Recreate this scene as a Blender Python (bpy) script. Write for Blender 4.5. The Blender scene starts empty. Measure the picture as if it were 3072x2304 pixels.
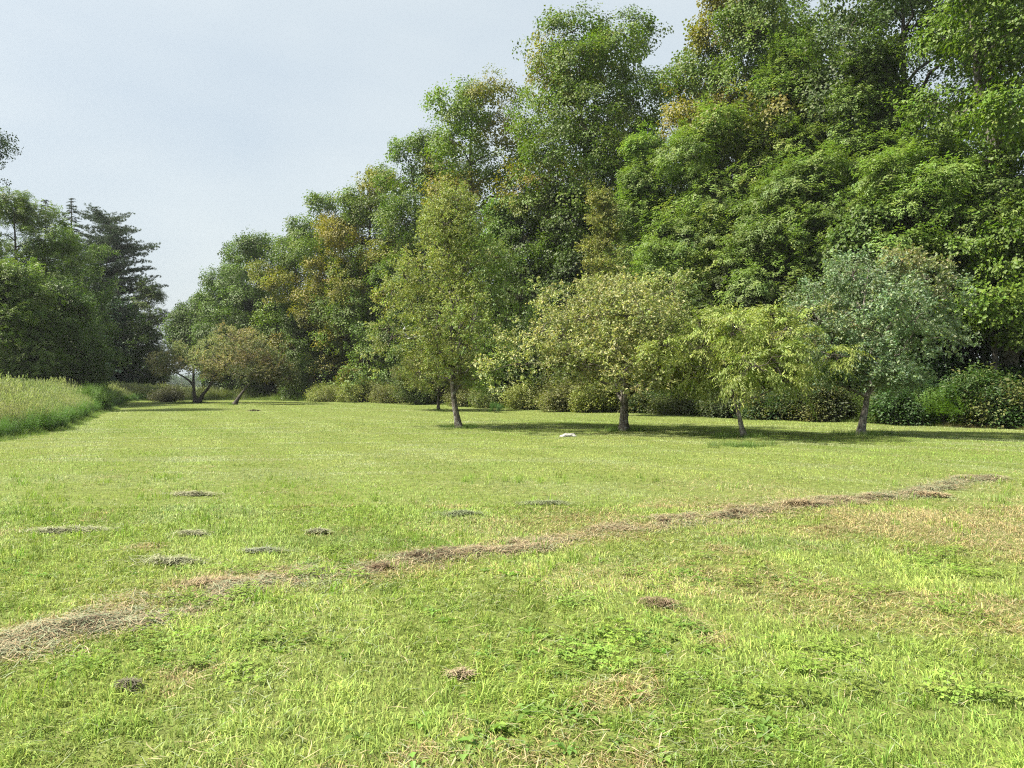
import bpy, math, random
import numpy as np
from mathutils import Vector

# ------------------------------------------------------------------ camera, sky, sun, exposure
scene = bpy.context.scene
EYE = 1.6
cam_data = bpy.data.cameras.new("camera")
cam_data.sensor_width = 36.0
cam_data.lens = 27.05
cam_data.clip_start = 0.1
cam_data.clip_end = 6000.0
cam = bpy.data.objects.new("camera", cam_data)
scene.collection.objects.link(cam)
cam.location = (0.0, 0.0, EYE)
cam.rotation_euler = (math.radians(90.0), 0.0, 0.0)
scene.camera = cam

SUN_EL = math.radians(52.0)
SUN_DIR = Vector((-0.95, -0.16, 0.0)).normalized()          # horizontal direction towards the sun
world = bpy.data.worlds.new("World")
scene.world = world
world.use_nodes = True
wn, wl = world.node_tree.nodes, world.node_tree.links
wn.clear()
sky = wn.new("ShaderNodeTexSky")
sky.sky_type = 'NISHITA'
sky.sun_disc = False
sky.sun_elevation = SUN_EL
sky.sun_rotation = math.atan2(SUN_DIR.x, SUN_DIR.y) % (2 * math.pi)
sky.air_density = 1.0
sky.dust_density = 6.0
sky.ozone_density = 1.5
veil = wn.new("ShaderNodeMix")
veil.data_type = 'RGBA'
veil.inputs['Factor'].default_value = 0.85
tco = wn.new("ShaderNodeTexCoord")
mpg = wn.new("ShaderNodeMapping"); mpg.inputs['Scale'].default_value = (1.0, 1.0, 2.6)
cld = wn.new("ShaderNodeTexNoise"); cld.inputs['Scale'].default_value = 2.2; cld.inputs['Detail'].default_value = 3.0
crp = wn.new("ShaderNodeValToRGB")                       # thin smoke and high cloud in soft broad bands, over the whole sky
crp.color_ramp.elements[0].position = 0.33; crp.color_ramp.elements[0].color = (0.226, 0.26, 0.283, 1)
crp.color_ramp.elements[1].position = 0.67; crp.color_ramp.elements[1].color = (0.278, 0.304, 0.308, 1)
scl10 = wn.new("ShaderNodeVectorMath"); scl10.operation = 'SCALE'; scl10.inputs['Scale'].default_value = 10.0
wl.new(tco.outputs['Generated'], mpg.inputs[0]); wl.new(mpg.outputs[0], cld.inputs[0]); wl.new(cld.outputs[0], crp.inputs[0])
wl.new(crp.outputs[0], scl10.inputs[0]); wl.new(scl10.outputs[0], veil.inputs['B'])
bg = wn.new("ShaderNodeBackground")
bg.inputs['Strength'].default_value = 0.1
wo = wn.new("ShaderNodeOutputWorld")
wl.new(sky.outputs[0], veil.inputs['A'])
wl.new(veil.outputs['Result'], bg.inputs['Color'])
wl.new(bg.outputs[0], wo.inputs[0])

sun_data = bpy.data.lights.new("sun", 'SUN')
sun_data.energy = 5.0
sun_data.angle = math.radians(2.5)
sun_data.color = (1.0, 0.93, 0.80)
sun = bpy.data.objects.new("sun", sun_data)
scene.collection.objects.link(sun)
sd = Vector((SUN_DIR.x * math.cos(SUN_EL), SUN_DIR.y * math.cos(SUN_EL), math.sin(SUN_EL)))
sun.rotation_euler = (-sd).to_track_quat('-Z', 'Y').to_euler()
sun.location = (-40, 20, 60)

vs = scene.view_settings
vs.view_transform = 'Standard'
vs.look = 'None'
vs.exposure = 1.5
vs.gamma = 1.0
vs.use_curve_mapping = False
cy = scene.cycles
cy.max_bounces = 5
cy.diffuse_bounces = 3
cy.glossy_bounces = 1
cy.transmission_bounces = 3
cy.transparent_max_bounces = 4
cy.volume_bounces = 0
cy.use_adaptive_sampling = True
cy.adaptive_threshold = 0.015
cy.caustics_reflective = False
cy.caustics_refractive = False
cy.use_denoising = False
cy.denoiser = 'OPENIMAGEDENOISE'
cy.denoising_input_passes = 'RGB_ALBEDO_NORMAL'
cy.filter_width = 1.15

# ------------------------------------------------------------------ helpers
C = scene.collection.objects
F = 2308.0                      # focal length in photograph pixels, used to read real distances off the photograph


def bear(px, d):
    """ground x of a bearing in the photograph at distance d."""
    return (px - 1536.0) / F * d


def height(py, d):
    return EYE + (1150.0 - py) / F * d


_NG = np.random.default_rng(5).random((64, 64))


def vnoise(x, y, s):
    x = np.asarray(x, float) / s + 100.3
    y = np.asarray(y, float) / s + 100.7
    xi, yi = np.floor(x).astype(int), np.floor(y).astype(int)
    fx, fy = x - xi, y - yi
    fx, fy = fx * fx * (3 - 2 * fx), fy * fy * (3 - 2 * fy)
    a = _NG[xi % 64, yi % 64]; b = _NG[(xi + 1) % 64, yi % 64]
    c = _NG[xi % 64, (yi + 1) % 64]; d = _NG[(xi + 1) % 64, (yi + 1) % 64]
    return (a * (1 - fx) + b * fx) * (1 - fy) + (c * (1 - fx) + d * fx) * fy


def fbm(x, y, s):
    return 0.55 * vnoise(x, y, s) + 0.3 * vnoise(x + 31, y - 17, s * 0.47) + 0.15 * vnoise(x - 57, y + 43, s * 0.21)


RIGHT_EDGE = np.array([(34, 6), (27, 17), (18.4, 27.2), (14.4, 31.3), (10.6, 36.9), (6.6, 42), (-0.8, 51), (-6, 59.6), (-12.7, 67),
                       (-18, 71), (-24, 76), (-28, 78.5), (-33, 78)], float)
LEFT_EDGE = np.array([(-13.6, 0), (-14.2, 14), (-14.9, 22.4), (-16.2, 27.6), (-18.5, 33), (-21.3, 39), (-26, 50), (-31, 61), (-34.2, 68),
                      (-35.5, 74)], float)


def right_edge_y(x):
    o = np.argsort(RIGHT_EDGE[:, 0])
    return np.interp(x, RIGHT_EDGE[o, 0], RIGHT_EDGE[o, 1])


def left_edge_x(y):
    return np.interp(y, LEFT_EDGE[:, 1], LEFT_EDGE[:, 0])


def meadow_depth(x, y):
    """metres into the tall meadow (positive) left of the lawn."""
    return left_edge_x(y) - np.asarray(x, float) + (fbm(x, y, 2.2) - 0.5) * 0.9


def forest_depth(x, y):
    """approximate metres beyond the lawn's edge towards the wood."""
    return (np.asarray(y, float) - right_edge_y(x)) * 0.63 + (fbm(x, y, 2.5) - 0.5) * 0.9


def gz(x, y):
    x = np.asarray(x, float); y = np.asarray(y, float)
    r = np.hypot(x, y)
    z = (fbm(x, y, 9.0) - 0.5) * 0.16 * np.clip(r / 12, 0, 1)
    z = z + (fbm(x, y, 1.6) - 0.5) * 0.035
    z = z + np.clip((left_edge_x(np.clip(y, 0, 74)) - x) / 12, 0, 1) * 0.35 * np.clip(1.6 - r / 120, 0, 1)
    return z * np.clip(1.5 - r / 250, 0, 1)


def mesh_np(name, V, quads=None, tris=None, mats=(), qmat=None, tmat=None, smooth=False):
    V = np.asarray(V, np.float32).reshape(-1, 3)
    q = np.zeros((0, 4), np.int32) if quads is None or len(quads) == 0 else np.asarray(quads, np.int32)
    t = np.zeros((0, 3), np.int32) if tris is None or len(tris) == 0 else np.asarray(tris, np.int32)
    me = bpy.data.meshes.new(name)
    me.vertices.add(len(V))
    me.vertices.foreach_set('co', V.ravel())
    nl = q.size + t.size
    if nl:
        me.loops.add(nl)
        me.loops.foreach_set('vertex_index', np.concatenate([q.ravel(), t.ravel()]))
        me.polygons.add(len(q) + len(t))
        st = np.concatenate([np.arange(len(q)) * 4, q.size + np.arange(len(t)) * 3]).astype(np.int32)
        me.polygons.foreach_set('loop_start', st)
        if qmat is not None or tmat is not None:
            mi = np.concatenate([np.zeros(len(q), np.int32) if qmat is None else np.asarray(qmat, np.int32),
                                 np.zeros(len(t), np.int32) if tmat is None else np.asarray(tmat, np.int32)])
            me.polygons.foreach_set('material_index', mi)
        if smooth:
            me.polygons.foreach_set('use_smooth', np.ones(len(q) + len(t), bool))
    for m in mats:
        me.materials.append(m)
    me.update(calc_edges=True)
    return me


def vattr(me, name, data, kind):
    a = me.attributes.new(name, kind, 'POINT')
    data = np.asarray(data)
    if kind == 'FLOAT':
        a.data.foreach_set('value', data.astype(np.float32).ravel())
    elif kind == 'INT':
        a.data.foreach_set('value', data.astype(np.int32).ravel())
    elif kind == 'FLOAT_VECTOR':
        a.data.foreach_set('vector', data.astype(np.float32).ravel())
    elif kind == 'FLOAT_COLOR':
        a.data.foreach_set('color', data.astype(np.float32).ravel())


def tag(o, label=None, cat=None, group=None, kind=None):
    if label: o['label'] = label
    if cat: o['category'] = cat
    if group: o['group'] = group
    if kind: o['kind'] = kind
    return o


def link(name, me, parent=None, loc=(0, 0, 0)):
    o = bpy.data.objects.new(name, me)
    C.link(o)
    o.location = loc
    if parent is not None:
        o.parent = parent
    return o


class Tubes:
    """collects tapered tubes into one continuous mesh."""
    def __init__(self): self.V, self.Q, self.n = [], [], 0

    def add(self, pts, rad, sides=6, wob=0.0, rng=None):
        P = np.asarray(pts, float); R = np.asarray(rad, float)
        T = np.gradient(P, axis=0)
        T /= np.linalg.norm(T, axis=1, keepdims=True) + 1e-9
        ref = np.where(np.abs(T[:, 2:3]) > 0.9, np.array([[1.0, 0, 0]]), np.array([[0, 0, 1.0]]))
        ref = np.repeat(ref[:1], len(P), 0)
        A = np.cross(T, ref); A /= np.linalg.norm(A, axis=1, keepdims=True) + 1e-9
        B = np.cross(T, A)
        a = np.linspace(0, 2 * math.pi, sides, endpoint=False)
        rr = R[:, None] * np.ones((1, sides))
        if wob and rng is not None:
            rr = rr * (1 + wob * (rng.random((len(P), sides)) - 0.5))
        ring = P[:, None, :] + rr[..., None] * (np.cos(a)[None, :, None] * A[:, None, :] + np.sin(a)[None, :, None] * B[:, None, :])
        i = np.arange(len(P) - 1)[:, None] * sides + np.arange(sides)[None, :]
        j = np.arange(len(P) - 1)[:, None] * sides + (np.arange(sides)[None, :] + 1) % sides
        self.Q.append((np.stack([i, i + sides, j + sides, j], -1).reshape(-1, 4) + self.n)[:, ::-1])
        self.V.append(ring.reshape(-1, 3)); self.n += len(P) * sides

    def arrays(self):
        if not self.V: return np.zeros((0, 3)), np.zeros((0, 4), int)
        return np.concatenate(self.V), np.concatenate(self.Q)


def curve_pts(a, b, rng, n=5, sag=0.0, wander=0.08, up=0.0):
    """a slightly crooked path from a to b; up bends it upward first, sag lets its end droop."""
    a, b = np.asarray(a, float), np.asarray(b, float)
    t = np.linspace(0, 1, n)[:, None]
    L = np.linalg.norm(b - a)
    P = a + (b - a) * t
    P[:, 2:] += up * L * np.sin(t * math.pi) - sag * L * t ** 2 * (1 - t)
    P[1:-1] += (rng.random((n - 2, 3)) - 0.5) * 2 * wander * L / n * 2
    return P


# ------------------------------------------------------------------ materials
def new_mat(name):
    m = bpy.data.materials.new(name); m.use_nodes = True
    nt = m.node_tree; nt.nodes.clear()
    out = nt.nodes.new("ShaderNodeOutputMaterial")
    return m, nt, out


def leaf_material(name, transl=0.36, rough=0.5, spec=0.28, fine=0.0):
    """blade and leaf surface: its own colour comes from the sprig's tint attribute times a leaf's own variation."""
    m, nt, out = new_mat(name)
    N, L = nt.nodes, nt.links
    tint = N.new("ShaderNodeAttribute"); tint.attribute_type = 'INSTANCER'; tint.attribute_name = 'tint'
    lc = N.new("ShaderNodeAttribute"); lc.attribute_type = 'GEOMETRY'; lc.attribute_name = 'lc'
    mul = N.new("ShaderNodeMix"); mul.data_type = 'RGBA'; mul.blend_type = 'MULTIPLY'; mul.inputs['Factor'].default_value = 1.0
    L.new(tint.outputs['Color'], mul.inputs['A']); L.new(lc.outputs['Color'], mul.inputs['B'])
    p = N.new("ShaderNodeBsdfPrincipled")
    p.inputs['Roughness'].default_value = rough
    p.inputs['Specular IOR Level'].default_value = spec
    L.new(mul.outputs['Result'], p.inputs['Base Color'])
    tr = N.new("ShaderNodeBsdfTranslucent")
    hs = N.new("ShaderNodeMix"); hs.data_type = 'RGBA'; hs.blend_type = 'MULTIPLY'; hs.inputs['Factor'].default_value = 1.0
    hs.inputs['B'].default_value = (1.12, 1.25, 0.55, 1)
    L.new(mul.outputs['Result'], hs.inputs['A']); L.new(hs.outputs['Result'], tr.inputs['Color'])
    mx = N.new("ShaderNodeMixShader"); mx.inputs[0].default_value = transl
    L.new(p.outputs[0], mx.inputs[1]); L.new(tr.outputs[0], mx.inputs[2]); L.new(mx.outputs[0], out.inputs[0])
    return m


def bark_material(name, c1, c2, scale=14.0, lichen=None):
    m, nt, out = new_mat(name)
    N, L = nt.nodes, nt.links
    tc = N.new("ShaderNodeTexCoord")
    mp = N.new("ShaderNodeMapping"); mp.inputs['Scale'].default_value = (1, 1, 0.28)
    L.new(tc.outputs['Object'], mp.inputs[0])
    no = N.new("ShaderNodeTexNoise"); no.inputs['Scale'].default_value = scale; no.inputs['Detail'].default_value = 5
    L.new(mp.outputs[0], no.inputs[0])
    cr = N.new("ShaderNodeValToRGB")
    cr.color_ramp.elements[0].position = 0.38; cr.color_ramp.elements[0].color = (*c1, 1)
    cr.color_ramp.elements[1].position = 0.62; cr.color_ramp.elements[1].color = (*c2, 1)
    L.new(no.outputs[0], cr.inputs[0])
    col = cr.outputs[0]
    if lichen:
        n2 = N.new("ShaderNodeTexNoise"); n2.inputs['Scale'].default_value = 9; n2.inputs['Detail'].default_value = 4
        L.new(tc.outputs['Object'], n2.inputs[0])
        r2 = N.new("ShaderNodeValToRGB"); r2.color_ramp.elements[0].position = 0.56; r2.color_ramp.elements[1].position = 0.66
        L.new(n2.outputs[0], r2.inputs[0])
        mx = N.new("ShaderNodeMix"); mx.data_type = 'RGBA'; mx.inputs['B'].default_value = (*lichen, 1)
        L.new(r2.outputs[0], mx.inputs['Factor']); L.new(col, mx.inputs['A']); col = mx.outputs['Result']
    p = N.new("ShaderNodeBsdfPrincipled"); p.inputs['Roughness'].default_value = 0.9
    L.new(col, p.inputs['Base Color'])
    b = N.new("ShaderNodeBump"); b.inputs['Strength'].default_value = 0.9; b.inputs['Distance'].default_value = 0.03
    L.new(no.outputs[0], b.inputs['Height']); L.new(b.outputs[0], p.inputs['Normal'])
    L.new(p.outputs[0], out.inputs[0])
    return m


def plain_material(name, c1, c2, scale=6.0, rough=0.9, bump=0.4):
    m, nt, out = new_mat(name)
    N, L = nt.nodes, nt.links
    tc = N.new("ShaderNodeTexCoord")
    no = N.new("ShaderNodeTexNoise"); no.inputs['Scale'].default_value = scale; no.inputs['Detail'].default_value = 6
    L.new(tc.outputs['Object'], no.inputs[0])
    cr = N.new("ShaderNodeValToRGB")
    cr.color_ramp.elements[0].position = 0.35; cr.color_ramp.elements[0].color = (*c1, 1)
    cr.color_ramp.elements[1].position = 0.68; cr.color_ramp.elements[1].color = (*c2, 1)
    L.new(no.outputs[0], cr.inputs[0])
    p = N.new("ShaderNodeBsdfPrincipled"); p.inputs['Roughness'].default_value = rough
    L.new(cr.outputs[0], p.inputs['Base Color'])
    b = N.new("ShaderNodeBump"); b.inputs['Strength'].default_value = bump; b.inputs['Distance'].default_value = 0.02
    L.new(no.outputs[0], b.inputs['Height']); L.new(b.outputs[0], p.inputs['Normal'])
    L.new(p.outputs[0], out.inputs[0])
    return m


LEAF = leaf_material("leaf", 0.36)
NEEDLE = leaf_material("needle", 0.12, 0.55)
BLADE = leaf_material("grass_blade", 0.34, 0.55, 0.2)
STRAW = leaf_material("straw", 0.22, 0.65, 0.2)
BARK_DARK = bark_material("bark_dark", (0.018, 0.015, 0.013), (0.075, 0.065, 0.055), 16)
BARK_GREY = bark_material("bark_grey", (0.035, 0.03, 0.025), (0.14, 0.12, 0.10), 18, (0.22, 0.23, 0.2))
BARK_PALE = bark_material("bark_pale", (0.06, 0.05, 0.045), (0.19, 0.17, 0.15), 15, (0.3, 0.29, 0.26))
TWIG = bark_material("twig", (0.03, 0.025, 0.02), (0.08, 0.065, 0.05), 20)
STONE = plain_material("pale_stone", (0.2, 0.2, 0.18), (0.36, 0.36, 0.33), 9)
WEB = plain_material("pale_web", (0.62, 0.62, 0.6), (0.82, 0.82, 0.8), 14)


def ground_material():
    m, nt, out = new_mat("ground_soil")
    N, L = nt.nodes, nt.links
    at = N.new("ShaderNodeAttribute"); at.attribute_name = 'soil'
    tc = N.new("ShaderNodeTexCoord")
    no = N.new("ShaderNodeTexNoise"); no.inputs['Scale'].default_value = 7; no.inputs['Detail'].default_value = 8
    L.new(tc.outputs['Object'], no.inputs[0])
    mr = N.new("ShaderNodeMapRange"); mr.inputs['From Min'].default_value = 0.3; mr.inputs['From Max'].default_value = 0.7
    mr.inputs['To Min'].default_value = 0.72; mr.inputs['To Max'].default_value = 1.25
    L.new(no.outputs[0], mr.inputs[0])
    mx = N.new("ShaderNodeVectorMath"); mx.operation = 'SCALE'
    L.new(at.outputs['Color'], mx.inputs[0]); L.new(mr.outputs[0], mx.inputs['Scale'])
    p = N.new("ShaderNodeBsdfPrincipled"); p.inputs['Roughness'].default_value = 0.95; p.inputs['Specular IOR Level'].default_value = 0.1
    L.new(mx.outputs[0], p.inputs['Base Color'])
    b = N.new("ShaderNodeBump"); b.inputs['Strength'].default_value = 0.8; b.inputs['Distance'].default_value = 0.04
    L.new(no.outputs[0], b.inputs['Height']); L.new(b.outputs[0], p.inputs['Normal'])
    L.new(p.outputs[0], out.inputs[0])
    return m


# ------------------------------------------------------------------ ground
def build_ground():
    near = np.concatenate([[-3000, -1200, -500, -250, -160, -120, -95], np.arange(-80, -40, 2.0), np.arange(-40, 40.1, 0.6),
                           np.arange(42, 80, 3.0), [95, 120, 160, 250, 500, 1200, 3000]])
    ys = np.concatenate([[-600, -200, -60, -20, -8, -2], np.arange(0, 90, 0.6), np.arange(90, 140, 4.0), [160, 200, 260, 400, 700, 1300, 3000]])
    X, Y = np.meshgrid(near, ys)
    Z = gz(X, Y)
    V = np.stack([X, Y, Z], -1).reshape(-1, 3)
    nx, ny = len(near), len(ys)
    i = (np.arange(ny - 1)[:, None] * nx + np.arange(nx - 1)[None, :]).reshape(-1)
    Q = np.stack([i, i + 1, i + 1 + nx, i + nx], -1)
    me = mesh_np("ground", V, Q, mats=[ground_material()], smooth=True)
    x, y = V[:, 0], V[:, 1]
    fd = forest_depth(x, y); md = meadow_depth(x, np.clip(y, 0, 74))
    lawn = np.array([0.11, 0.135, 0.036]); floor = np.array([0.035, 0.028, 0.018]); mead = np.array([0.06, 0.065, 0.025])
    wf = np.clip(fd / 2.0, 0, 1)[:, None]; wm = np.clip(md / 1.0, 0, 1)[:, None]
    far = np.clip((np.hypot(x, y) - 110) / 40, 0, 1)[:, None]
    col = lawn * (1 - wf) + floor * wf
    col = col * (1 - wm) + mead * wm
    col = col * (1 - far) + np.array([0.10, 0.13, 0.05]) * far
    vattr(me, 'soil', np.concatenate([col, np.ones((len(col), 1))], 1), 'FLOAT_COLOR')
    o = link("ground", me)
    tag(o, kind='structure')


build_ground()


# ------------------------------------------------------------------ sprigs and tufts: small source meshes that the plants repeat
class Leaves:
    def __init__(self, rng): self.r = rng; self.V, self.Q, self.T, self.Col, self.n = [], [], [], [], 0

    def leaf(self, pos, d, nrm, L, W, fold=0.25, shade=1.0, hue=0.0, mid=0.42):
        d = d / (np.linalg.norm(d) + 1e-9)
        s = np.cross(nrm, d); s /= np.linalg.norm(s) + 1e-9
        n = np.cross(d, s)
        p0 = pos; p2 = pos + d * L - n * L * 0.12
        m = pos + d * L * mid
        l = m + s * W * 0.5 + n * W * fold; r = m - s * W * 0.5 + n * W * fold
        k = self.n
        self.V += [p0, l, p2, r]
        self.T += [(k, k + 2, k + 1), (k, k + 3, k + 2)]
        c = np.array([shade * (1 + hue), shade, shade * (1 - 0.5 * abs(hue))])
        self.Col += [c] * 4
        self.n += 4

    def blades(self, base, yaw, h, lean, w, shade, hue, curl=0.5, segs=2):
        """vectorised grass blades; base (n,2 or 3)."""
        n = len(yaw)
        dx, dy = np.cos(yaw), np.sin(yaw)
        sx, sy = -dy, dx
        b = np.zeros((n, 3)); b[:, :base.shape[1]] = base
        vs_, k0 = [], self.n
        lev = [0.0, 0.55] if segs == 2 else [0.0, 0.38, 0.74]
        for t in lev:
            c = b + np.stack([dx * lean * h * t ** (1 + curl), dy * lean * h * t ** (1 + curl), h * t * (1 - 0.25 * lean * t)], -1)
            ww = w * (1 - 0.45 * t) * 0.5
            o = np.stack([sx * ww, sy * ww, np.zeros(n)], -1)
            vs_ += [c - o, c + o]
        tip = b + np.stack([dx * lean * h, dy * lean * h, h * np.clip(1 - 0.38 * lean, 0.12, 1)], -1)
        vs_.append(tip)
        m = len(vs_)
        V = np.stack(vs_, 1).reshape(-1, 3)
        k = k0 + np.arange(n) * m
        for s in range(len(lev) - 1):
            self.Q += np.stack([k + 2 * s, k + 2 * s + 1, k + 2 * s + 3, k + 2 * s + 2], -1).tolist()
        e = 2 * (len(lev) - 1)
        self.T += np.stack([k + e, k + e + 1, k + e + 2], -1).tolist()
        self.V += list(V)
        col = np.stack([shade * (1 + hue), shade, shade * (1 - 0.4 * np.abs(hue))], -1)
        self.Col += list(np.repeat(col, m, 0))
        self.n += n * m

    def object(self, name, mat):
        me = mesh_np(name, np.array(self.V), np.array(self.Q) if self.Q else None, np.array(self.T) if self.T else None, mats=[mat])
        c = np.array(self.Col)
        vattr(me, 'lc', np.concatenate([c, np.ones((len(c), 1))], 1), 'FLOAT_COLOR')
        return bpy.data.objects.new(name, me)


def rv(r, s=1.0): return (r.random(3) - 0.5) * 2 * s


def broad_sprig(r, n=60, size=0.95, L=0.13, W=0.12, droop=0.35, tilt=0.5, spread=1.15, thick=0.12):
    lv = Leaves(r)
    arms = 7
    for i in range(n):
        a = (r.integers(arms) / (arms - 1) - 0.5) * 2 * spread + r.normal() * 0.08
        t = 0.12 + 0.88 * math.sqrt(r.random())
        l = size * (1 - 0.35 * abs(a) / spread) * t
        p = np.array([math.cos(a) * l, math.sin(a) * l, r.normal() * thick * (0.4 + t) - 0.16 * t * t * size])
        d = np.array([math.cos(a + r.normal() * 0.7), math.sin(a + r.normal() * 0.7), -droop + r.normal() * 0.3])
        nm = np.array([0.75, 0, 0.8]) + rv(r, tilt)
        s = r.uniform(0.65, 1.15)
        lv.leaf(p, d, nm, L * s, W * s, r.uniform(0.1, 0.3), r.uniform(0.72, 1.22), r.normal() * 0.07)
    return lv


def pinnate_sprig(r, n=13, size=0.95, L=0.125, W=0.056):
    lv = Leaves(r)
    for i in range(n):
        a = r.uniform(-1.2, 1.2)
        l = size * r.uniform(0.15, 0.8)
        o = np.array([math.cos(a) * l, math.sin(a) * l, r.normal() * 0.1 - 0.1 * l])
        d = np.array([math.cos(a + r.normal() * 0.5), math.sin(a + r.normal() * 0.5), -0.15 + r.normal() * 0.25]); d /= np.linalg.norm(d)
        s = np.cross([0, 0, 1.0], d); s /= np.linalg.norm(s)
        rl = r.uniform(0.18, 0.3)
        sh, hu = r.uniform(0.75, 1.2), r.normal() * 0.06
        for k in range(3):
            q = o + d * rl * (0.35 + 0.3 * k) - np.array([0, 0, 0.05 * k * k * 0.5])
            for sg in (-1, 1):
                dd = d * 0.55 + s * sg * 0.8 + np.array([0, 0, -0.15 + r.normal() * 0.2])
                lv.leaf(q, dd, np.array([0.6, 0, 0.9]) + rv(r, 0.4), L * r.uniform(0.8, 1.1), W * r.uniform(0.85, 1.15), 0.2, sh * r.uniform(0.9, 1.1), hu)
        lv.leaf(o + d * rl, d + np.array([0, 0, -0.4]), np.array([0, 0, 1.0]) + rv(r, 0.3), L, W, 0.2, sh, hu)
    return lv


def shoot_sprig(r, n=52, size=0.5, L=0.075, W=0.046, droop=0.0, arms=6):
    """clustered short shoots of an orchard tree, leaves in all directions."""
    lv = Leaves(r)
    ends = [np.array([math.cos(a) * math.cos(e), math.sin(a) * math.cos(e), math.sin(e)]) * size * r.uniform(0.6, 1)
            for a, e in [(r.uniform(-1.5, 1.5), r.uniform(-0.5, 0.9)) for _ in range(arms)]]
    for i in range(n):
        e = ends[r.integers(arms)]
        t = 0.15 + 0.85 * r.random() ** 0.7
        p = e * t + rv(r, 0.035)
        d = e / np.linalg.norm(e) * 0.5 + rv(r, 0.9) + np.array([0, 0, -droop])
        nm = np.array([0, 0, 0.8]) + rv(r, 0.9)
        s = r.uniform(0.65, 1.15)
        lv.leaf(p, d, nm, L * s, W * s, r.uniform(0.1, 0.35), r.uniform(0.7, 1.3), r.normal() * 0.09)
    return lv


def arch_sprig(r, n=60, size=0.58, L=0.1, W=0.03):
    lv = Leaves(r)
    for k in range(5):
        a = r.uniform(-1.2, 1.2); s = size * r.uniform(0.7, 1.1); up = r.uniform(0.15, 0.5)
        for i in range(n // 5):
            t = (i + 0.5) / (n // 5)
            p = np.array([math.cos(a) * s * t, math.sin(a) * s * t, s * (up * t - 0.5 * t * t) + 0.02 * r.normal()])
            d = np.array([math.cos(a + r.choice([-1, 1]) * r.uniform(0.3, 1.0)), math.sin(a + r.choice([-1, 1]) * r.uniform(0.3, 1.0)), -0.25 - 0.6 * t + r.normal() * 0.2])
            lv.leaf(p, d, np.array([0, 0, 1.0]) + rv(r, 0.5), L * r.uniform(0.7, 1.1), W * r.uniform(0.8, 1.2), 0.2, r.uniform(0.75, 1.25), r.normal() * 0.06)
    return lv


def spruce_sprig(r, size=1.0):
    lv = Leaves(r)
    for i in range(26):
        t = (i + 0.5) / 26
        for sg in (-1, 1):
            b = np.array([t * size, 0, -0.12 * t * t])
            l = size * 0.42 * (1 - t * 0.8) * r.uniform(0.7, 1.1)
            d0 = np.array([0.75, sg * 0.8, -0.18 + r.normal() * 0.08]); d0 /= np.linalg.norm(d0)
            for k in range(3):
                q = b + d0 * l * k / 3
                lv.leaf(q, d0 + rv(r, 0.25), np.array([0, 0, 1.0]) + rv(r, 0.3), l * 0.45 + 0.03, 0.045, 0.3, r.uniform(0.7, 1.25), r.normal() * 0.05, 0.5)
    return lv


def pine_sprig(r, size=0.8):
    lv = Leaves(r)
    for k in range(9):
        c = np.array([r.uniform(0.15, 1) * size, r.normal() * 0.22, r.normal() * 0.05])
        for i in range(16):
            d = rv(r, 1.0) + np.array([0.8, 0, 0.3])
            lv.leaf(c, d, rv(r), r.uniform(0.12, 0.2), 0.022, 0.2, r.uniform(0.7, 1.25), r.normal() * 0.05, 0.5)
    return lv


def grass_tuft(r, n, radius, h0, h1, w, segs=2, lean=(0.15, 0.95), dry=0.1):
    lv = Leaves(r)
    a = r.random(n) * 2 * math.pi; rad = radius * np.sqrt(r.random(n))
    base = np.stack([np.cos(a) * rad, np.sin(a) * rad, np.full(n, -0.012)], -1)
    h = h0 + (h1 - h0) * r.random(n) ** 1.4
    hue = r.normal(0, 0.06, n) + np.where(r.random(n) < dry, 0.22, 0)
    lv.blades(base, r.random(n) * 2 * math.pi, h, r.uniform(lean[0], lean[1], n), w * r.uniform(0.6, 1.3, n), r.uniform(0.7, 1.3, n), hue, segs=segs)
    return lv


def tall_tuft(r, n=48, radius=0.42, h0=0.45, h1=1.3, heads=20):
    lv = grass_tuft(r, n, radius, h0 * 0.6, h1 * 0.82, 0.016, 3, (0.2, 1.0), 0.15)
    for i in range(heads):
        a, q = r.random() * 6.283, radius * r.random()
        b = np.array([math.cos(a) * q, math.sin(a) * q]); h = r.uniform(h1 * 0.72, h1 * 1.2)
        yaw = np.array([r.random() * 6.283]); lean = np.array([r.uniform(0.05, 0.3)])
        lv.blades(b[None, :], yaw, np.array([h]), lean, np.array([0.006]), np.array([1.25]), np.array([0.15]), segs=3)
        tip = np.array([b[0] + math.cos(yaw[0]) * lean[0] * h, b[1] + math.sin(yaw[0]) * lean[0] * h, h * (1 - 0.38 * lean[0])])
        for k in range(7):
            d = np.array([0, 0, 1.0]) + rv(r, 0.45)
            lv.leaf(tip - np.array([0, 0, 0.03 * k]), d, rv(r), r.uniform(0.05, 0.11), 0.024, 0.1, r.uniform(1.1, 1.6), 0.1)
    return lv


def stalk_plant(r, n=16, h0=0.6, h1=1.1, radius=0.3, L=0.10, W=0.03):
    """upright leafy stems (goldenrod, nettle and the like)."""
    lv = Leaves(r)
    for s in range(n):
        a, q = r.random() * 6.283, radius * math.sqrt(r.random())
        b = np.array([math.cos(a) * q, math.sin(a) * q, 0]); h = r.uniform(h0, h1)
        lean = np.array([math.cos(a), math.sin(a), 0]) * r.uniform(0, 0.3)
        m = int(h * 24)
        for i in range(m):
            t = 0.12 + 0.88 * i / m
            p = b + np.array([0, 0, h * t]) + lean * h * t * t
            y = i * 2.4 + r.normal() * 0.3
            sc = (1.15 - 0.6 * t) * r.uniform(0.8, 1.2)
            lv.leaf(p, np.array([math.cos(y), math.sin(y), 0.25 + r.normal() * 0.25]), np.array([0, 0, 1.0]) + rv(r, 0.3), L * sc, W * sc, 0.2, r.uniform(0.7, 1.25) * (0.9 + 0.25 * t), r.normal() * 0.06)
    return lv


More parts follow.
